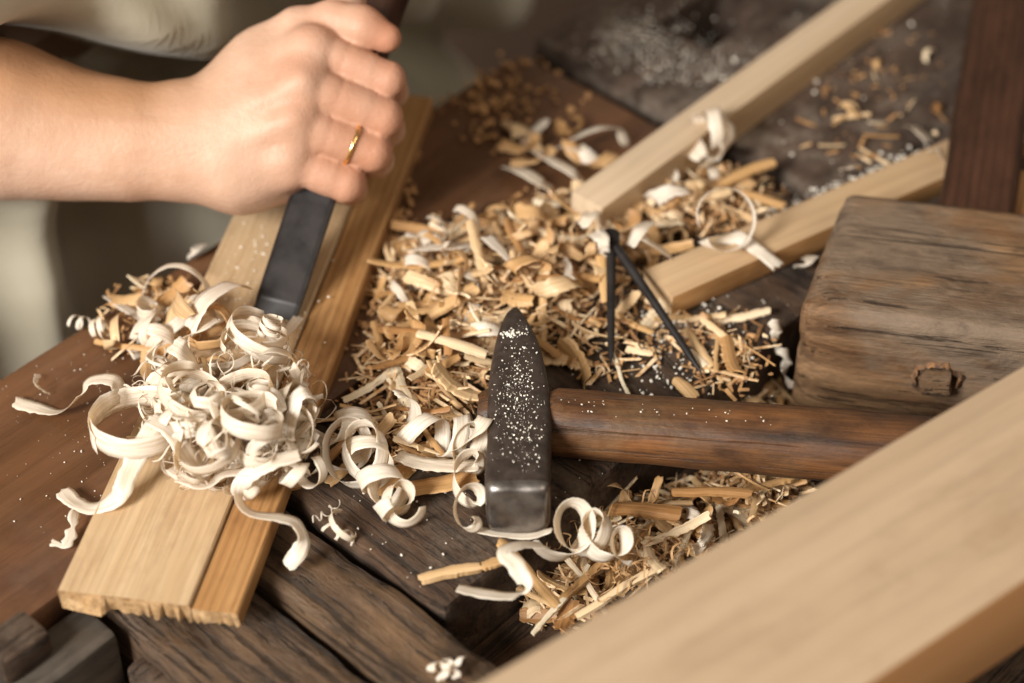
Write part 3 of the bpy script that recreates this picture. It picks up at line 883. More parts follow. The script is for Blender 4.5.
# ---- blurred ones in the back
S('h', 'fat blurred white curl against the long wood strip', axis=PP((700, 160, .012), (716, 140, .018), (730, 122, .022)), r=px(15), turns=1.6, width=px(22), phase=1)
S('h', 'loose ring of shaving draped over the long wood strip', axis=PP((702, 132, .022), (722, 126, .024)), r=px(20), turns=1.3, width=px(14), phase=2)
S('p', 'large white flake lying behind the pile, tip to the left', pts=PP((508, 166, .003), (524, 172, .008), (540, 182, .008), (552, 190, .004)), width=px(20), rolls=[.2, .2, .3, .1])
S('p', 'white flake bridging from the far pile to the long strip', pts=PP((536, 150, .004), (555, 162, .010), (572, 172, .010), (584, 184, .005)), width=px(16), rolls=[.3, .2, .2, .3])
S('p', 'white curved flake at the far end of the pile', pts=PP((555, 150, .004), (575, 138, .010), (600, 128, .012), (618, 130, .008), (626, 146, .004)), width=px(14), rolls=[.3, .5, .3, .3, .5])
S('p', 'bright white round topped flake left of the long strip end', pts=PP((408, 250, .012), (430, 247, .015), (455, 246, .016), (482, 243, .014)), width=px(20), rolls=[.5, .3, .3, .5])
S('p', 'pointed white flake leaning in the middle of the pile', pts=PP((486, 236, .020), (500, 250, .020), (512, 262, .018), (520, 270, .014)), width=px(17), rolls=[.2, .3, .3, .4], wend=px(5))
S('p', 'white flake beside the hinge of the dividers', pts=PP((636, 232, .018), (646, 240, .020), (662, 250, .016), (672, 258, .012)), width=px(12), rolls=[.2, .4, .2, .2])
S('p', 'bright white flake right above the dividers', pts=PP((630, 246, .018), (640, 230, .022), (650, 222, .020)), width=px(16), rolls=[.4, .2, .3])
S('p', 'white flake bent over the hinge of the dividers', pts=PP((604, 262, .014), (602, 250, .022), (601, 238, .026), (594, 232, .024)), width=px(15), rolls=[.1, .1, .2, .3])
S('p', 'white chip on the end face of the long wood strip', pts=PP((582, 226, .022), (588, 218, .024), (592, 212, .023)), width=px(17), roll=.3)
S('p', 'round white flake far back in front of the dark handle', pts=PP((910, 126, .006), (920, 132, .010), (930, 142, .008)), width=px(22), rolls=[.2, .5, .3])
S('p', 'white chip touching the strip behind the mallet head', pts=PP((800, 268, .001), (806, 262, .006), (812, 256, .006)), width=px(18), roll=.4)
S('h', 'ragged pale curl standing in the gap left of the mallet head', axis=PP((772, 318, .010), (782, 350, -.005), (792, 384, -.02)), r=px(5), turns=2.2, width=px(12), wend=px(9), ragged=.6)
for (a, b, l) in (((842, 170), (858, 165), 'pale scrap lying on the far strip behind the mallet corner'), ((930, 152), (945, 160), 'pale scrap next to the dark red handle')):
    S('p', l, pts=PP((*a, .014), ((a[0] + b[0]) / 2, a[1] - 3, .018), (*b, .014)), width=px(9), roll=.3)
for i, (x_, y_) in enumerate([(440, 668), (455, 664), (447, 676)]):
    S('h', 'little pale scrap on the worn cross plank at the bottom edge', group='scraps at the bottom edge', axis=PP((x_ - 10, y_, .001), (x_ + 10, y_ - 3, .003)), r=px(4), turns=1.2, width=px(6), ragged=.8, phase=i * 2)


# ------------------------------------------------------------------ heap fill (random curls on the board)
def board_z(p):
    return 0.0145


rh = random.Random(5)
heap_c = P(222, 420, 0.0145)
cnt = 0
heaps = [((225, 425), (82, 56), 46), ((210, 392), (58, 46), 20), ((268, 418), (44, 46), 22), ((175, 335), (52, 44), 14)]
for (cx, cy), (rx, ry), num in heaps:
    for k in range(num):
        a = rh.uniform(0, 2 * math.pi); q = math.sqrt(rh.random()) * 0.95
        x_, y_ = cx + math.cos(a) * q * rx, cy + math.sin(a) * q * ry
        h = (1 - q * q) * (0.030 if num > 20 else 0.012)
        z_ = 0.017 + rh.random() ** 0.8 * h
        if x_ < 250 - (y_ - 200) * 0.45 and num < 20: z_ -= 0.012
        p = P(x_, y_, z_)
        d = Vector((rh.gauss(0, 1), rh.gauss(0, 1), rh.gauss(0, .45))).normalized() if rh.random() < .45 else Vector((rh.gauss(0, .35), rh.gauss(.2, .35), 1)).normalized()
        ln = rh.uniform(0.006, 0.022) if abs(d.z) < .7 else rh.uniform(.003, .009)
        wv = rh.choice([3, 4.5, 6, 8, 10, 12, 14, 16])
        r_ = max(wv * 1.05, rh.uniform(11, 28)) if wv > 7 else rh.uniform(6, 22)
        lab = ('fine narrow white curl tangled in the big heap on the board' if wv < 5 else 'broad white curl tangled in the big heap on the board') if num > 20 else 'pale curl in the loose scatter on the board behind the heap'
        gp = ('narrow curls of the heap' if wv < 5 else 'broad curls of the heap') if num > 20 else 'curls behind the heap'
        mat = M_shave if num > 20 or rh.random() < .5 else M_shave_tan
        bend = Vector((rh.gauss(0, .004), rh.gauss(0, .004), rh.gauss(0, .002)))
        S('h', lab, group=gp, mat=mat, axis=[p - d * ln / 2, p + bend, p + d * ln / 2], r=px(r_), r_end=px(r_ * rh.uniform(.5, 1.2)),
          turns=rh.uniform(.4, 1.2 if wv > 8 else 2.2), width=px(wv), phase=rh.uniform(0, 6.3), squash=rh.uniform(.7, 1), skew=rh.uniform(-.4, .4), ragged=.1)


# ------------------------------------------------------------------ chips
def flake_data(L, W_, bend, th, seed, twist=0.0, ragged=.5):
    n = 12
    C = []; Wd = []; ws = []
    n = 22
    for i in range(n + 1):
        t = i / n
        a = (t - .5) * bend
        if abs(bend) > 0.05: x = math.sin(a) * L / bend; z = (1 - math.cos(a)) * L / bend
        else: x = (t - .5) * L; z = 0
        y = mn.noise(Vector((t * 2, seed, 0))) * L * .03
        C.append(Vector((x, y, -z)))
        tw = twist * (t - .5)
        Wd.append(Vector((0, math.cos(tw), math.sin(tw))))
        ws.append(W_ * min(1, .88 + t * 5, .8 + (1 - t) * 4) * (1 + .2 * mn.noise(Vector((t * 6, seed, 5)))))
    return ribbon_mesh('c', C, Wd, ws, th=th, cup=.12, ragged=ragged, seed=seed, cols=4, rfreq=900)


def data_mesh(name, data):
    vs, fs, uvs = data
    me = mesh(name, vs, fs); l = me.uv_layers.new(name='UVMap')
    for p in me.polygons:
        p.use_smooth = False
        for li in p.loop_indices: l.data[li].uv = uvs[me.loops[li].vertex_index]
    return me


rc = random.Random(21)
VAR = []
for i in range(26):
    kind = rc.choice(['flake', 'flake', 'flake', 'stick', 'stick', 'roll', 'broad'])
    if kind == 'flake': d = flake_data(rc.uniform(.012, .026), rc.uniform(.0018, .0038), rc.uniform(-.9, .9), rc.uniform(.0003, .0007), i * 1.7, rc.uniform(-1, 1), .3)
    elif kind == 'stick': d = flake_data(rc.uniform(.014, .03), rc.uniform(.0012, .0026), rc.uniform(-.22, .22), rc.uniform(.0005, .0010), i * 1.7, rc.uniform(-.6, .6), .4)
    elif kind == 'broad': d = flake_data(rc.uniform(.010, .018), rc.uniform(.004, .0065), rc.uniform(-1.2, 1.2), .0005, i * 1.7, rc.uniform(-.8, .8), .35)
    else: d = flake_data(rc.uniform(.016, .03), rc.uniform(.0025, .005), rc.uniform(3, 6), .0003, i * 1.7, rc.uniform(-1, 1), .5)
    me = data_mesh('wood_chip', d); me.materials.append(M_chip); VAR.append((me, kind))


def place_chip(me, p, yaw, tilt, roll, s, label, group, mat=None):
    o = bpy.data.objects.new('wood_chip', me); COL.objects.link(o)
    o.rotation_euler = (roll, tilt, yaw); o.location = p; o.scale = (s, s, s)
    tag(o, label, 'wood chip', group)
    return o


# hand placed long ones, from the photograph
def stick(a, b, w_, th, label, bend=.2, mat=None):
    A, B = P(*a), P(*b); L = (B - A).length
    d = flake_data(L, px(w_), bend, px(th), SEED[0] * .9 + 3, .3, .10); SEED[0] += 1
    me = data_mesh('wood_chip', d); me.materials.append(mat or M_chip)
    o = link('wood_chip', me, None, None, frame(B - A, Z, (A + B) / 2)); tag(o, label, 'wood chip')


stick((600, 236, .022), (606, 302, .010), 11, 4, 'narrow pale chip standing beside the hinge of the dividers')
stick((428, 314, .012), (476, 286, .020), 15, 4, 'thick pale chip pointing up right behind the hammer tip')
stick((380, 326, .010), (440, 336, .016), 8, 4, 'long thin pale splinter at the left of the pile')
stick((418, 332, .016), (486, 354, .014), 9, 4, 'long splinter reaching the left side of the hammer tip')
stick((446, 318, .018), (448, 355, .012), 7, 3, 'short upright splinter crossing the long splinters')
stick((420, 578, .0035), (480, 566, .0035), 9, 6, 'stubby pale splinter alone on the dark plank before the hammer')
stick((482, 566, .004), (500, 560, .004), 9, 4, 'tiny tan block right of the stubby pale splinter')
stick((672, 490, -.006), (752, 492, -.006), 9, 4, 'straight pale splinter just below the hammer handle')
stick((610, 505, -.012), (682, 512, -.008), 16, 3, 'ragged broad chip below the hammer handle')
stick((575, 615, -.018), (665, 562, -.010), 7, 4, 'long thin splinter crossing the tray pile')
stick((500, 540, .006), (558, 605, -.012), 9, 4, 'long tan splinter sloping from the hammer face into the tray')
stick((560, 600, -.02), (610, 555, -.014), 7, 4, 'slim tan splinter in front of the white spiral')
stick((300, 482, .002), (262, 492, .004), 10, 4, 'tan splinter sticking out beneath the board edge')
stick((345, 440, .003), (318, 470, .003), 7, 4, 'narrow tan splinter beside the board under the white chain')
stick((690, 350, .003), (706, 366, .004), 9, 4, 'tan chip at the point of the dividers')
stick((676, 378, .004), (696, 398, .003), 12, 3, 'tan chip touching the hammer handle below the dividers')
stick((686, 328, .003), (712, 366, .004), 8, 4, 'slim tan splinter right of the dividers')
stick((392, 360, .008), (412, 420, .006), 11, 4, 'bent tan chip left of the hammer above the wavy shaving')
stick((700, 190, .012), (775, 160, .014), 12, 5, 'blurred tan splinter between the two wood strips')
stick((660, 205, .012), (730, 190, .014), 10, 5, 'blurred tan splinter nearer the dividers between the two wood strips')
stick((740, 190, .010), (785, 205, .010), 9, 5, 'blurred short splinter by the thin hoop')
stick((505, 120, .003), (545, 155, .004), 10, 3, 'blurred tan chip on the reddish plank behind the pile')

zones = [  # centre, radii, height, base z, count, where
    ((480, 285), (105, 62), .016, .001, 62, 'pile behind the hammer'),
    ((575, 240), (85, 48), .017, .001, 40, 'pile by the wood strip ends'),
    ((430, 365), (72, 55), .009, .001, 28, 'pile left of the hammer'),
    ((400, 425), (60, 42), .006, .001, 14, 'pile left of the hammer'),
    ((700, 200), (72, 34), .013, .001, 24, 'chips between the wood strips'),
    ((610, 325), (70, 48), .004, .001, 16, 'scatter round the dividers'),
    ((725, 350), (45, 40), .002, .001, 8, 'scatter round the dividers'),
    ((650, 535), (88, 52), .022, -.034, 44, 'tray pile'),
    ((755, 492), (55, 30), .020, -.034, 20, 'tray pile'),
    ((570, 595), (50, 34), .012, -.034, 14, 'tray pile'),
    ((745, 395), (50, 28), .010, -.034, 9, 'tray pile'),
    ((165, 320), (60, 42), .004, .002, 10, 'chips left of the chisel'),
    ((860, 85), (95, 75), .001, .004, 13, 'chips on the far plank'),
]
LAB = {'chips on the far plank': 'blurred small chip lying on the dusty far plank',
       'pile behind the hammer': 'tan wood chip in the pile behind the hammer head',
       'pile by the wood strip ends': 'tan wood chip heaped round the end of the long wood strip',
       'pile left of the hammer': 'tan wood chip in the thin pile left of the hammer head',
       'chips between the wood strips': 'blurred tan chip between the two wood strips',
       'scatter round the dividers': 'small tan chip scattered on the dark plank near the dividers',
       'tray pile': 'tan wood chip in the sunken tray below the hammer handle',
       'chips left of the chisel': 'small tan chip on the brown plank left of the chisel'}
for (cx, cy), (rx, ry), h, z0, num, wh in zones:
    for k in range(num):
        a = rc.uniform(0, 2 * math.pi); q = math.sqrt(rc.random())
        zz = z0 + (1 - q * q) * h * rc.uniform(.45, 1.15) + .002
        p = P(cx + math.cos(a) * q * rx, cy + math.sin(a) * q * ry, zz)
        me, kind = rc.choice(VAR)
        if (p - P(725, 205, p.z)).length < .022 or (p - P(612, 350, p.z)).length < .010: continue
        sc_ = .7 if wh == 'chips on the far plank' else rc.choice([rc.uniform(.5, 1.0), rc.uniform(.9, 1.35), rc.uniform(1.2, 1.75)])
        place_chip(me, p, rc.uniform(0, 6.3), rc.gauss(0, .28), rc.gauss(0, .45), sc_, LAB[wh], wh)


rp = random.Random(91)
for (cx, cy), (rx, ry), h, num in [((520, 255), (110, 45), .020, 22), ((440, 320), (60, 50), .012, 8), ((560, 150), (60, 25), .006, 7), ((690, 195), (55, 35), .014, 9), ((660, 520), (70, 35), -.014, 6)]:
    for k in range(num):
        a = rp.uniform(0, 6.28); q = math.sqrt(rp.random()) * .95
        p = P(cx + math.cos(a) * q * rx, cy + math.sin(a) * q * ry, h * (1 - q * q * .7) + .003 if h > 0 else h)
        d = Vector((rp.gauss(0, 1), rp.gauss(0, 1), rp.gauss(0, .3))).normalized(); ln = rp.uniform(.008, .026)
        S('h', 'cream curl of shaving lying among the tan chips', group='cream curls among the chips', mat=M_shave if rp.random() < .45 else M_shave_tan,
          axis=[p - d * ln / 2, p + d * ln / 2], r=px(rp.uniform(5, 16)), turns=rp.uniform(.3, 1.3), width=px(rp.choice([8, 11, 14, 18])), phase=rp.uniform(0, 6.3), squash=rp.uniform(.5, 1), ragged=.4)


# ------------------------------------------------------------------ stuff: litter, dust, fibres
class Soup:
    def __init__(s): s.v = []; s.f = []
    def bit(s, p, L, W_, T, yaw, tilt, roll, rnd):
        m = Matrix.Rotation(yaw, 3, 'Z') @ Matrix.Rotation(tilt, 3, 'Y') @ Matrix.Rotation(roll, 3, 'X')
        b = len(s.v)
        for sx, sy, sz in ((-1, -1, -1), (1, -.6, -1), (.8, 1, -1), (-.9, .8, -1), (-.8, -.9, 1), (.9, -.7, 1), (1, .8, 1), (-1, 1, 1)):
            q = Vector((sx * L / 2 * rnd.uniform(.7, 1.2), sy * W_ / 2 * rnd.uniform(.6, 1.3), sz * T / 2))
            s.v.append(p + m @ q)
        s.f += [(b, b + 3, b + 2, b + 1), (b + 4, b + 5, b + 6, b + 7), (b, b + 1, b + 5, b + 4), (b + 1, b + 2, b + 6, b + 5), (b + 2, b + 3, b + 7, b + 6), (b + 3, b, b + 4, b + 7)]
    def make(s, name, mat, label=None):
        o = link(name, mesh(name, s.v, s.f), mat); o['kind'] = 'stuff'
        if label: o['label'] = label
        return o


rl = random.Random(77)
lit = Soup()
for (cx, cy), (rx, ry), h, z0, num, wh in zones:
    dens = {'scatter round the dividers': 150, 'chips left of the chisel': 160, 'chips on the far plank': 60}.get(wh, num * 26)
    for k in range(dens):
        a = rl.uniform(0, 2 * math.pi); q = rl.random() ** .62
        if q > .96: q *= rl.uniform(1, 1.18)
        zz = z0 + max(0, (1 - q * q)) * h * rl.random() * .6 + .0006
        p = P(cx + math.cos(a) * q * rx * 1.05, cy + math.sin(a) * q * ry * 1.05, zz)
        s_ = rl.choice([1, 1, 1.6, 2.2, 3.4])
        lit.bit(p, .0014 * s_ * rl.uniform(.6, 2.4), .0009 * s_ ** .5, .0004, rl.uniform(0, 6.3), rl.gauss(0, .4), rl.gauss(0, .5), rl)
lit.make('wood_litter', M_litter, 'fine brown wood litter under the chips')

lp = Soup()
for (cx, cy), (rx, ry), h, z0, num, wh in zones:
    for k in range(num * (1 if wh == 'chips on the far plank' else 5)):
        a = rl.uniform(0, 2 * math.pi); q = rl.random() ** .6
        zz = z0 + max(0, (1 - q * q)) * h * rl.uniform(.35, 1.05) + .001
        p = P(cx + math.cos(a) * q * rx * 1.08, cy + math.sin(a) * q * ry * 1.08, zz)
        lp.bit(p, rl.uniform(.004, .017) if rl.random() < .5 else rl.uniform(.002, .007), rl.uniform(.0006, .0020), .0003, rl.uniform(0, 6.3), rl.gauss(0, .35), rl.gauss(0, .6), rl)
lp.make('wood_slivers', M_sliver, 'small pale slivers between the chips')

du = Soup()
def speck(px_, py_, z, s):
    du.bit(P(px_, py_, z), s, s * .7, s * .5, rl.uniform(0, 6.3), rl.gauss(0, .3), rl.gauss(0, .3), rl)


for k in range(560):   # on the hammer head
    y_ = rl.gauss(402, 36)
    if not 318 < y_ < 474: continue
    t = rl.gauss(0, .40)
    if abs(t) > .9: continue
    hw = 8 + 22 * min(1, (y_ - 305) / 70)
    speck(518 + t * hw, y_, HZ + .0004, rl.choice([.00015, .0002, .0002, .0003, .0003, .0004, .0007]))
for k in range(50):    # small streak near the tip
    speck(511 + rl.gauss(0, 5), 334 + rl.gauss(0, 2), HZ + .0004, rl.choice([.0004, .0006, .0009]))
for k in range(34):   # on the handle
    x_ = 560 + 240 * rl.random() ** 1.6
    speck(x_, 397 + (x_ - 560) * .08 + abs(rl.gauss(0, 7)), .0272, rl.choice([.0003, .0004, .0007]))
for k in range(500):   # over the bed plank
    x_, y_ = rl.uniform(260, 800), rl.uniform(180, 620)
    u_, v_ = uv(x_, y_)
    if vS < v_ < vR and uAB < u_ < uBK: speck(x_, y_, .0008, rl.choice([.0003, .0004, .0006, .0009]))
for k in range(330):   # near the dividers and on the block's right
    speck(rl.gauss(680, 38), rl.gauss(340, 28), .001, rl.choice([.0003, .0005, .0008, .0014]))
for k in range(260):   # on the left plank
    x_, y_ = rl.gauss(110, 70), rl.gauss(400, 80)
    u_, v_ = uv(x_, y_)
    if vL + .002 < v_ < vS - .002 and x_ > -5: speck(x_, y_, .0005, rl.choice([.00015, .0002, .0003, .0003, .0006]))
for k in range(260):   # on the board round the chisel
    x_, y_ = rl.gauss(255, 40), rl.gauss(300, 60)
    if 57 + .467 * (590 - y_) < x_ < 235 + .377 * (612 - y_) - 6: speck(x_, y_, .0113, rl.choice([.0003, .0005, .0009]))
for k in range(70):  # far dusty plank
    x_, y_ = rl.uniform(590, 960), rl.uniform(0, 185)
    u_, v_ = uv(x_, y_)
    if u_ > uBK + .01: speck(x_, y_, .0035, rl.choice([.0004, .0005, .0007, .001, .002]))
for k in range(420):   # drift of dust left of the long strip
    x_, y_ = rl.gauss(690, 35), rl.gauss(72, 16)
    u_, v_ = uv(x_, y_)
    if u_ > uBK + .01 and y_ < 85: speck(x_, y_, .004, rl.uniform(.0002, .0009))
for k in range(420):
    x_, y_ = rl.gauss(640, 26), rl.gauss(38, 16)
    u_, v_ = uv(x_, y_)
    if u_ > uBK + .01 and v_ > vL + .004: speck(x_, y_, .004, rl.uniform(.0002, .0009))
for k in range(260):   # dust line behind the short strip
    x_ = rl.uniform(760, 930); speck(x_, 222 - (x_ - 760) * .42 + rl.gauss(0, 5), .0045, rl.uniform(.0004, .0018))
du.make('sawdust', M_dustm, 'pale sawdust specks on hammer and bench')

fb = Soup()
tan = Soup()
for k in range(140):   # orange crumbs on the reddish plank at the back
    x_, y_ = rl.gauss(505, 30), rl.gauss(105, 22)
    tan.bit(P(x_, y_, .0015), rl.uniform(.001, .005), rl.uniform(.001, .003), .0008, rl.uniform(0, 6.3), rl.gauss(0, .3), rl.gauss(0, .3), rl)
for k in range(90):
    x_, y_ = rl.gauss(385, 12), rl.gauss(235, 45)
    tan.bit(P(x_ + (235 - y_) * .2, y_, .0015), rl.uniform(.001, .006), rl.uniform(.001, .003), .0008, rl.uniform(0, 6.3), rl.gauss(0, .3), rl.gauss(0, .3), rl)
tan.make('wood_crumbs', M_litter, 'orange wood crumbs on the bench')

# wispy fibres of heap and tray pile
fv, ff, fu = [], [], []
rf = random.Random(8)
for k in range(190):
    if k < 120:
        a = rf.uniform(0, 6.28); q = math.sqrt(rf.random()); c = P(225 + math.cos(a) * q * 95, 410 + math.sin(a) * q * 78, .016 + (1 - q * q) * .034 * rf.random())
    else:
        c = P(rf.gauss(620, 42), rf.gauss(555, 24), -.016 + rf.random() * .006)
    d = Vector((rf.gauss(0, 1), rf.gauss(0, 1), rf.gauss(0, .7))).normalized(); ln = rf.uniform(.003, .012)
    C, W_, ws = helix([c - d * ln / 2, c + Vector((rf.gauss(0, .002),) * 3), c + d * ln / 2], r=rf.uniform(.0012, .005), turns=rf.uniform(.4, 1.6), width=rf.uniform(.0003, .0009), phase=rf.uniform(0, 6), n=18, seed=k)
    vs, fs, uvs = ribbon_mesh('f', C, W_, ws, th=.00012, cols=2, seed=k * .1)
    b = len(fv); fv += vs; ff += [tuple(i + b for i in f) for f in fs]; fu += uvs
fme = mesh('shaving_fibres', fv, ff); l_ = fme.uv_layers.new(name='UVMap')
for p in fme.polygons:
    for li in p.loop_indices: l_.data[li].uv = fu[fme.loops[li].vertex_index]
fme.materials.append(M_shave); fme.materials.append(M_shave_tan)
for p in fme.polygons:
    if p.center.x > P(480, 500).x: p.material_index = 1
fo = link('shaving_fibres', fme, None); fo['kind'] = 'stuff'; fo['label'] = 'hairlike fine curled fibres in the shavings'


# ------------------------------------------------------------------ person
def skin_mat():
    m, nt, b, out = new_mat('skin'); g = G(nt)
    n = g.noise(g.coord((28, 28, 28)), 1.0, 4, 0.6)
    col = g.ramp(n, [(0.35, (0.46, 0.275, 0.185)), (0.65, (0.56, 0.370, 0.270))])
    f = g.noise(g.coord((500, 500, 500)), 1.0, 3, 0.6)
    at = g.n('ShaderNodeAttribute', attribute_name='red')
    col = g.mix(at.outputs['Fac'], col, (0.38, 0.140, 0.068))
    ah = g.n('ShaderNodeAttribute', attribute_name='hair_shade')  # browner tone for arm hair and painted shade together
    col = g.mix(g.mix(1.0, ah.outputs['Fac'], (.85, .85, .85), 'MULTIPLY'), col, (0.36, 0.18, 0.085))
    g.l(col, b.inputs['Base Color']); b.inputs['Roughness'].default_value = 0.52
    b.inputs['Subsurface Weight'].default_value = 0.08
    b.inputs['Subsurface Radius'].default_value = (1.0, 0.35, 0.2); b.inputs['Subsurface Scale'].default_value = 0.006
    b.inputs['Specular IOR Level'].default_value = 0.35
    f2_ = g.noise(g.coord((160, 160, 160)), 1.0, 5, 0.65)
    g.l(g.bump(g.mix(.5, f, f2_), 0.45, 0.0012), b.inputs['Normal'])
    return m


def surface_nets(f, lo, h):
    nx, ny, nz = f.shape
    s = f < 0
    cells = np.zeros((nx - 1, ny - 1, nz - 1), dtype=np.int32)
    corner = [(i, j, k) for i in (0, 1) for j in (0, 1) for k in (0, 1)]
    for i, j, k in corner: cells += s[i:nx - 1 + i, j:ny - 1 + j, k:nz - 1 + k]
    act = (cells > 0) & (cells < 8)
    idx = -np.ones(act.shape, dtype=np.int64); ids = np.argwhere(act); idx[act] = np.arange(len(ids))
    acc = np.zeros((len(ids), 3)); cn = np.zeros(len(ids))
    edges = [(a, b) for a in corner for b in corner if sum(abs(np.array(a) - np.array(b))) == 1 and a < b]
    for a, b in edges:
        fa = f[ids[:, 0] + a[0], ids[:, 1] + a[1], ids[:, 2] + a[2]]; fb_ = f[ids[:, 0] + b[0], ids[:, 1] + b[1], ids[:, 2] + b[2]]
        c = (fa < 0) != (fb_ < 0); t = np.where(c, fa / np.where(c, fa - fb_, 1), 0)
        pt = np.array(a)[None, :] + (np.array(b) - np.array(a))[None, :] * t[:, None]
        acc[c] += pt[c]; cn[c] += 1
    verts = (ids + acc / cn[:, None]) * h + np.array(lo)
    faces = []
    for ax in range(3):
        o1, o2 = (ax + 1) % 3, (ax + 2) % 3
        sl = [slice(1, -1)] * 3; sl[ax] = slice(0, -1)
        A = s[tuple(sl)]; sl2 = [slice(1, -1)] * 3; sl2[ax] = slice(1, None); B = s[tuple(sl2)]
        q = np.argwhere(A != B); inside = A[tuple(q.T)]
        off = np.ones(3, dtype=int); off[ax] = 0
        e = q + off
        def cell(d1, d2):
            c = e.copy(); c[:, o1] -= d1; c[:, o2] -= d2; return idx[c[:, 0], c[:, 1], c[:, 2]]
        quad = np.stack([cell(1, 1), cell(0, 1), cell(0, 0), cell(1, 0)], 1)
        quad[~inside] = quad[~inside][:, ::-1]
        faces.append(quad)
    return verts, np.concatenate(faces)


def cone_sd(X, a, b, ra, rb):
    a = np.array(a, dtype=np.float32); b = np.array(b, dtype=np.float32)
    ba = b - a; pa = X - a
    h = np.clip((pa @ ba) / max(float(ba @ ba), 1e-12), 0, 1)
    return np.linalg.norm(pa - h[..., None] * ba, axis=-1) - (ra + (rb - ra) * h)


def smin(a, b, k):
    h = np.clip(.5 + .5 * (b - a) / k, 0, 1)
    return b * (1 - h) + a * h - k * h * (1 - h)


def chain(X, pts, rs, k):
    d = None
    for i in range(len(pts) - 1):
        c = cone_sd(X, pts[i], pts[i + 1], rs[i], rs[i + 1])
        d = c if d is None else smin(d, c, k)
    return d


RED = []   # redder knuckles and finger ends, plus shade painted along the fingers


SHD = (CT.lerp(CH, .66) - CAMP).dot(FW) - .010     # depth of the fist, just nearer than the handle


def Q(px_, py_, d):
    """joint of the arm: where it shows, d metres nearer than the fist's middle"""
    v = FW + Vector((1, 0, 0)) * ((px_ - 512) / FPX) + UP * ((341.5 - py_) / FPX)
    return CAMP + v * (SHD - d)


def grid(pts, pad, h):
    lo = Vector([min(p[i] for p in pts) - pad for i in range(3)]); hi = Vector([max(p[i] for p in pts) + pad for i in range(3)])
    ax = [np.arange(lo[i], hi[i], h, dtype=np.float32) for i in range(3)]
    return lo, np.stack(np.meshgrid(*ax, indexing='ij'), -1)


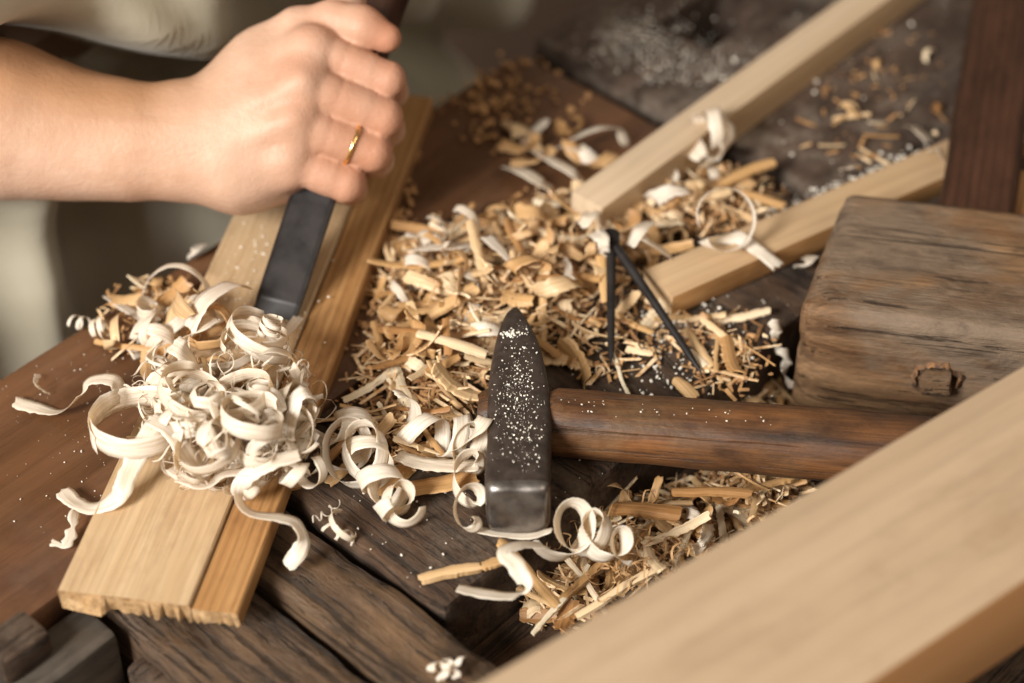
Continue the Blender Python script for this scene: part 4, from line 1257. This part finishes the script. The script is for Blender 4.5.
def build_arm():
    mcp = [Q(313, 50, .010), Q(303, 84, .015), Q(295, 122, .014), Q(290, 160, .008)]
    mid = [Q(352, 58, .013), Q(345, 97, .015), Q(335, 136, .014), Q(320, 177, .009)]
    pip = [Q(386, 79, .007), Q(382, 117, .008), Q(371, 151, .007), Q(345, 182, .005)]
    dip = [Q(392, 92, -.015), Q(388, 130, -.014), Q(377, 160, -.014), Q(350, 188, -.013)]
    tip = [Q(370, 100, -.026), Q(365, 132, -.026), Q(352, 162, -.024), Q(328, 186, -.022)]
    rr = [.0075, .0080, .0079, .0080]
    h = 0.0011
    lo, X = grid([Q(-70, 60, 0), Q(400, 0, .02), Q(380, 215, -.035), Q(-70, 190, 0)], .022, h)
    d = chain(X, [Q(-110, 108, .004), Q(0, 120, .002), Q(70, 134, 0), Q(130, 141, 0), Q(195, 141, 0), Q(235, 140, 0)], [.040, .0305, .0248, .0222, .0198, .0200], .01)
    d = smin(d, chain(X, [Q(190, 158, 0), Q(236, 165, .001)], [.0150, .0160], .01), .012)
    d = smin(d, chain(X, [Q(190, 122, 0), Q(240, 112, .001)], [.0145, .0160], .01), .012)
    st = [Q(246, 92, .000), Q(240, 118, .004), Q(238, 144, .004), Q(240, 170, .000)]
    for i in range(4):
        d = smin(d, cone_sd(X, st[i], mcp[i].lerp(st[i], .06) - Z * .002, .0150, .0098), .009)
    d = smin(d, chain(X, [Q(245, 178, -.010), Q(296, 176, -.010)], [.0130, .0105], .01), .010)      # heel of the palm
    d = smin(d, chain(X, [Q(250, 125, -.014), Q(300, 110, -.012)], [.0150, .0120], .01), .012)
    d = smin(d, chain(X, [Q(245, 100, -.006), Q(268, 66, -.006), Q(290, 44, -.004)], [.0170, .0150, .0105], .01), .010)
    for i in range(4):
        k1 = np.linalg.norm(X - np.array(mcp[i]), axis=-1) - .0104
        f = chain(X, [mcp[i], pip[i], dip[i], tip[i]], [rr[i] * 1.12, rr[i] * 1.05, rr[i] * .9, rr[i] * .82], .0012)
        ax_ = (pip[i] - mcp[i]); Lf = ax_.length; pr = (X - np.array(mcp[i])) @ np.array(ax_.normalized())
        near = f < .004
        gr = np.zeros_like(f)
        for q_ in (.84, .91, .98, .42): gr[near] += .00045 * np.exp(-((pr[near] - q_ * Lf) / .0009) ** 2)
        f = f + gr
        d = smin(d, k1, .0060); d = smin(d, f, .0005)
        RED.append((mcp[i].lerp(pip[i], .6), .024, .55))  # orange shade of each finger, put into the skin colour
        RED.append((mcp[i] + Z * .006, .014, .50)); RED.append((pip[i], .016, .85)); RED.append((mcp[i].lerp(pip[i], .45) - UP * .0085, .0065, .5))
    tp = [Q(272, 56, -.004), Q(300, 32, .000), Q(330, 20, .003), Q(362, 26, .006), Q(386, 38, .006)]
    d = smin(d, chain(X, tp, [.0140, .0098, .0072, .0078, .0062], .004), .0022)
    RED.append((tp[-1], .018, .85)); RED.append((tp[2] - UP * .006, .016, .6))
    # extensor tendons, skin folds at the finger joints
    for i in range(1, 4):
        d = smin(d, cone_sd(X, st[i] - FW * .0125, mcp[i] - FW * .0082, .0028, .0030), .005)
    for a_, b_ in ((Q(262, 60, .013), Q(236, 96, .0165)), (Q(270, 132, .0185), Q(238, 128, .018)), (Q(268, 100, .017), Q(232, 118, .018)), (Q(190, 128, .019), Q(60, 120, .024))):
        d = smin(d, cone_sd(X, a_, b_, .0013, .0016), .003)
    d = d + np.sin(X[..., 0] * 260 + X[..., 1] * 110) * .00010 + np.sin(X[..., 1] * 370 - X[..., 2] * 170) * .00010
    vs, fs = surface_nets(d, lo, h)
    # the other fist, at the top of the handle, just above the picture, and its forearm
    h2 = .0022
    ax0 = CH + CD * .035
    side = CD.cross(Vector((0, 0, 1))).normalized(); top = side.cross(CD).normalized()
    if top.z < 0: top = -top
    g_ = []
    for k in range(4):
        c = Q(378, -20, 0).lerp(Q(392, -92, 0), k / 3.0)
        g_.append([c + Vector((.030, 0, 0)) + Z * .006, c + Z * .018 + Vector((.006, 0, 0)), c - Vector((.017, 0, 0)) + Z * .006, c - Vector((.012, 0, 0)) - Z * .012])
    elbow = [Q(450, -70, 0), Q(520, -150, .0), Q(560, -330, -.02)]
    lo2, X2 = grid([p for a in g_ for p in a] + elbow, .045, h2)
    e = chain(X2, elbow, [.024, .026, .034], .01)
    for k in range(4):
        e = smin(e, chain(X2, g_[k], [.0095, .0088, .0085, .0078], .003), .0025)
        e = smin(e, cone_sd(X2, g_[k][0], elbow[0], .011, .018), .010)
    vs2, fs2 = surface_nets(e, lo2, h2)
    allv = vs.tolist() + vs2.tolist(); allf = fs.tolist() + (fs2 + len(vs)).tolist()
    me = bpy.data.meshes.new('arm'); me.from_pydata(allv, [], allf); me.update()
    bm = bmesh.new(); bm.from_mesh(me)
    for _ in range(2): bmesh.ops.smooth_vert(bm, verts=bm.verts[:], factor=.5, use_axis_x=True, use_axis_y=True, use_axis_z=True)
    bmesh.ops.recalc_face_normals(bm, faces=bm.faces[:])
    bm.to_mesh(me); bm.free()
    co = np.array([v.co for v in me.vertices]); r = np.zeros(len(co))
    for c, rad, a in RED: r = np.maximum(r, a * np.exp(-(np.linalg.norm(co - np.array(c), axis=1) / rad) ** 2 * 1.5))
    at = me.attributes.new('red', 'FLOAT', 'POINT'); at.data.foreach_set('value', r.astype(np.float32))
    # tanned, hairy upper side of the forearm, its shade painted into the colour
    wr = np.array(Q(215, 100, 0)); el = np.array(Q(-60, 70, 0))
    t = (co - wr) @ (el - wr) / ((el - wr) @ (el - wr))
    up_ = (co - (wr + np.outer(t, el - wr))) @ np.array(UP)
    hair_shade = np.clip((up_ + .034) / .03, 0, 1) * np.clip(t * 3 + .3, 0, 1)
    at = me.attributes.new('hair_shade', 'FLOAT', 'POINT'); at.data.foreach_set('value', hair_shade.astype(np.float32))
    return me, mcp, pip


person = empty('person', 'person in an olive apron, fist with a gold ring gripping the chisel', 'person', tuple(P(100, 60, -.85)))
person.location = (-0.15, 0.35, -.86)
me, MCP, PIP = build_arm()
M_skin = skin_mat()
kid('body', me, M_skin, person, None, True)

# ring on the ring finger
a, b = MCP[2], PIP[2]
rc_ = a.lerp(b, .74) - FW * .0004
ax_ = (b - a).normalized()
bm = bmesh.new(); vv = []
for i in range(40):
    an = 2 * math.pi * i / 40
    ring = []
    for j in range(8):
        bn = 2 * math.pi * j / 8
        rr = .0090 + math.cos(bn) * .0003
        ring.append(bm.verts.new((math.sin(bn) * .0008, math.cos(an) * rr, math.sin(an) * rr)))
    vv.append(ring)
for i in range(40):
    for j in range(8): bm.faces.new([vv[i][j], vv[(i + 1) % 40][j], vv[(i + 1) % 40][(j + 1) % 8], vv[i][(j + 1) % 8]])
me = to_mesh(bm, 'ring')
kid('ring', me, M_gold, person, frame(ax_, Z, rc_), True)


def cloth_mat(name, c1, c2, scale=9):
    m, nt, b, out = new_mat(name); g = G(nt)
    n = g.noise(g.coord((scale,) * 3), 1.0, 4, .6)
    wv = g.noise(g.coord((900, 900, 900)), 1.0, 2, .5)
    g.l(g.ramp(n, [(.35, c1), (.65, c2)]), b.inputs['Base Color'])
    b.inputs['Roughness'].default_value = .95; b.inputs['Sheen Weight'].default_value = .2
    g.l(g.bump(wv, .3, .0005), b.inputs['Normal'])
    return m


M_apron = cloth_mat('olive_linen', (0.40, 0.36, 0.27), (0.48, 0.44, 0.34))
M_shirt = cloth_mat('brown_shirt_cloth', (0.20, 0.135, 0.095), (0.28, 0.20, 0.145), 14)


def apron():
    # cloth hung beside the bench edge, s runs along the edge (U), t is height
    nu, nt_ = 150, 90
    vs = []; fs = []
    s0, s1 = uL0 - .42, uL0 + .30
    def pt(i, j):
        s = s0 + (s1 - s0) * i / nu; t = j / nt_
        z = -.55 + t * .95
        m_ = (s - (uL0 - .05)) / .36
        off = .055 + .10 * m_ * m_
        # bench level belly, hips behind
        off += .05 * max(0, -z) + .10 * max(0, z - .05)
        lowf = mn.noise(Vector((s * 10 + z * .9, z * 1.1, 2.0))) * .095 + mn.noise(Vector((s * 26 + z * 1.6, z * 2.0, 7.0))) * .016
        hi_ = mn.noise(Vector((s * 7 - z * 5, z * 10 + s * 5, 4.0))) * .055
        k = max(0, min(1, (z + .02) / .10))
        off += lowf * (1 - .5 * k) + hi_ * k
        off += (1 - k) * .012 * math.sin(s * 95 + 2.2 * mn.noise(Vector((s * 9, z * 5, 1)))) + k * .020 * math.sin(s * 42 + z * 75 + 2.5 * mn.noise(Vector((s * 8, z * 8, 3))))
        qd = z - (.024 - .53 * s)
        off += .065 * math.exp(-((qd + .002) / .022) ** 2) - .22 * max(0, min(.12, qd - .012))
        off = off if off > .03 else .03 * math.exp((off - .03) / .03)
        return U * s + V * (vL - off) + Z * z
    for th in (0, .004):
        for i in range(nu + 1):
            for j in range(nt_ + 1): vs.append(pt(i, j) - V * th)
    n = (nu + 1) * (nt_ + 1)
    def q(i, j): return i * (nt_ + 1) + j
    def on(i, j):
        if not (0 <= i < nu and 0 <= j < nt_): return False
        s_, z_ = s0 + (s1 - s0) * (i + .5) / nu, -.55 + (j + .5) / nt_ * .95
        return True
    for i in range(nu):
        for j in range(nt_):
            if not on(i, j): continue
            fs.append((q(i, j), q(i + 1, j), q(i + 1, j + 1), q(i, j + 1)))
            fs.append((n + q(i, j), n + q(i, j + 1), n + q(i + 1, j + 1), n + q(i + 1, j)))
            for (di, dj, a_, b_) in ((-1, 0, (i, j), (i, j + 1)), (1, 0, (i + 1, j + 1), (i + 1, j)), (0, -1, (i + 1, j), (i, j)), (0, 1, (i, j + 1), (i + 1, j + 1))):
                if not on(i + di, j + dj): fs.append((q(*a_), q(*b_), n + q(*b_), n + q(*a_)))
    me = mesh('apron', vs, fs)
    kid('apron', me, M_apron, person, None, True)
    # shirt body behind the apron
    bm = bmesh.new(); rings = []
    for j in range(24):
        z = -.55 + j / 23 * .95; ring = []
        c = U * (uL0 - .06) + V * (vL - .25)
        for k in range(48):
            a = 2 * math.pi * k / 48
            rr = 1 + .05 * mn.noise(Vector((math.cos(a) * 2, math.sin(a) * 2, z * 6)))
            ring.append(bm.verts.new(c + U * math.cos(a) * .25 * rr + V * math.sin(a) * .13 * rr + Z * z))
        rings.append(ring)
    for a_, b_ in zip(rings, rings[1:]):
        for k in range(48): bm.faces.new([a_[k], a_[(k + 1) % 48], b_[(k + 1) % 48], b_[k]])
    bm.faces.new(rings[0]); bm.faces.new(rings[-1][::-1])
    me = to_mesh(bm, 'shirt'); kid('shirt', me, M_shirt, person, None, True)
    # rolled sleeve round the elbow, upper left
    bm = bmesh.new(); rings = []
    A, B = Q(-130, -28, -.035), Q(92, -52, -.035)
    d = (B - A).normalized(); s_ = d.cross(Z).normalized(); q_ = s_.cross(d)
    for j in range(30):
        t = j / 29; c = A.lerp(B, t)
        ring = []
        for k in range(40):
            a = 2 * math.pi * k / 40
            rr = .036 * (1 + .14 * mn.noise(Vector((math.cos(a) * 1.5, math.sin(a) * 1.5, t * 7))) + .05 * math.sin(t * 30 + math.cos(a) * 2))
            if j in (0, 29): rr *= .7
            ring.append(bm.verts.new(c + s_ * math.cos(a) * rr + q_ * math.sin(a) * rr))
        rings.append(ring)
    for a_, b_ in zip(rings, rings[1:]):
        for k in range(40): bm.faces.new([a_[k], a_[(k + 1) % 40], b_[(k + 1) % 40], b_[k]])
    bm.faces.new(rings[0]); bm.faces.new(rings[-1][::-1])
    me = to_mesh(bm, 'sleeve'); kid('sleeve', me, M_shirt, person, None, True)


apron()
SC.cycles.use_denoising = True
SC.cycles.max_bounces = 8
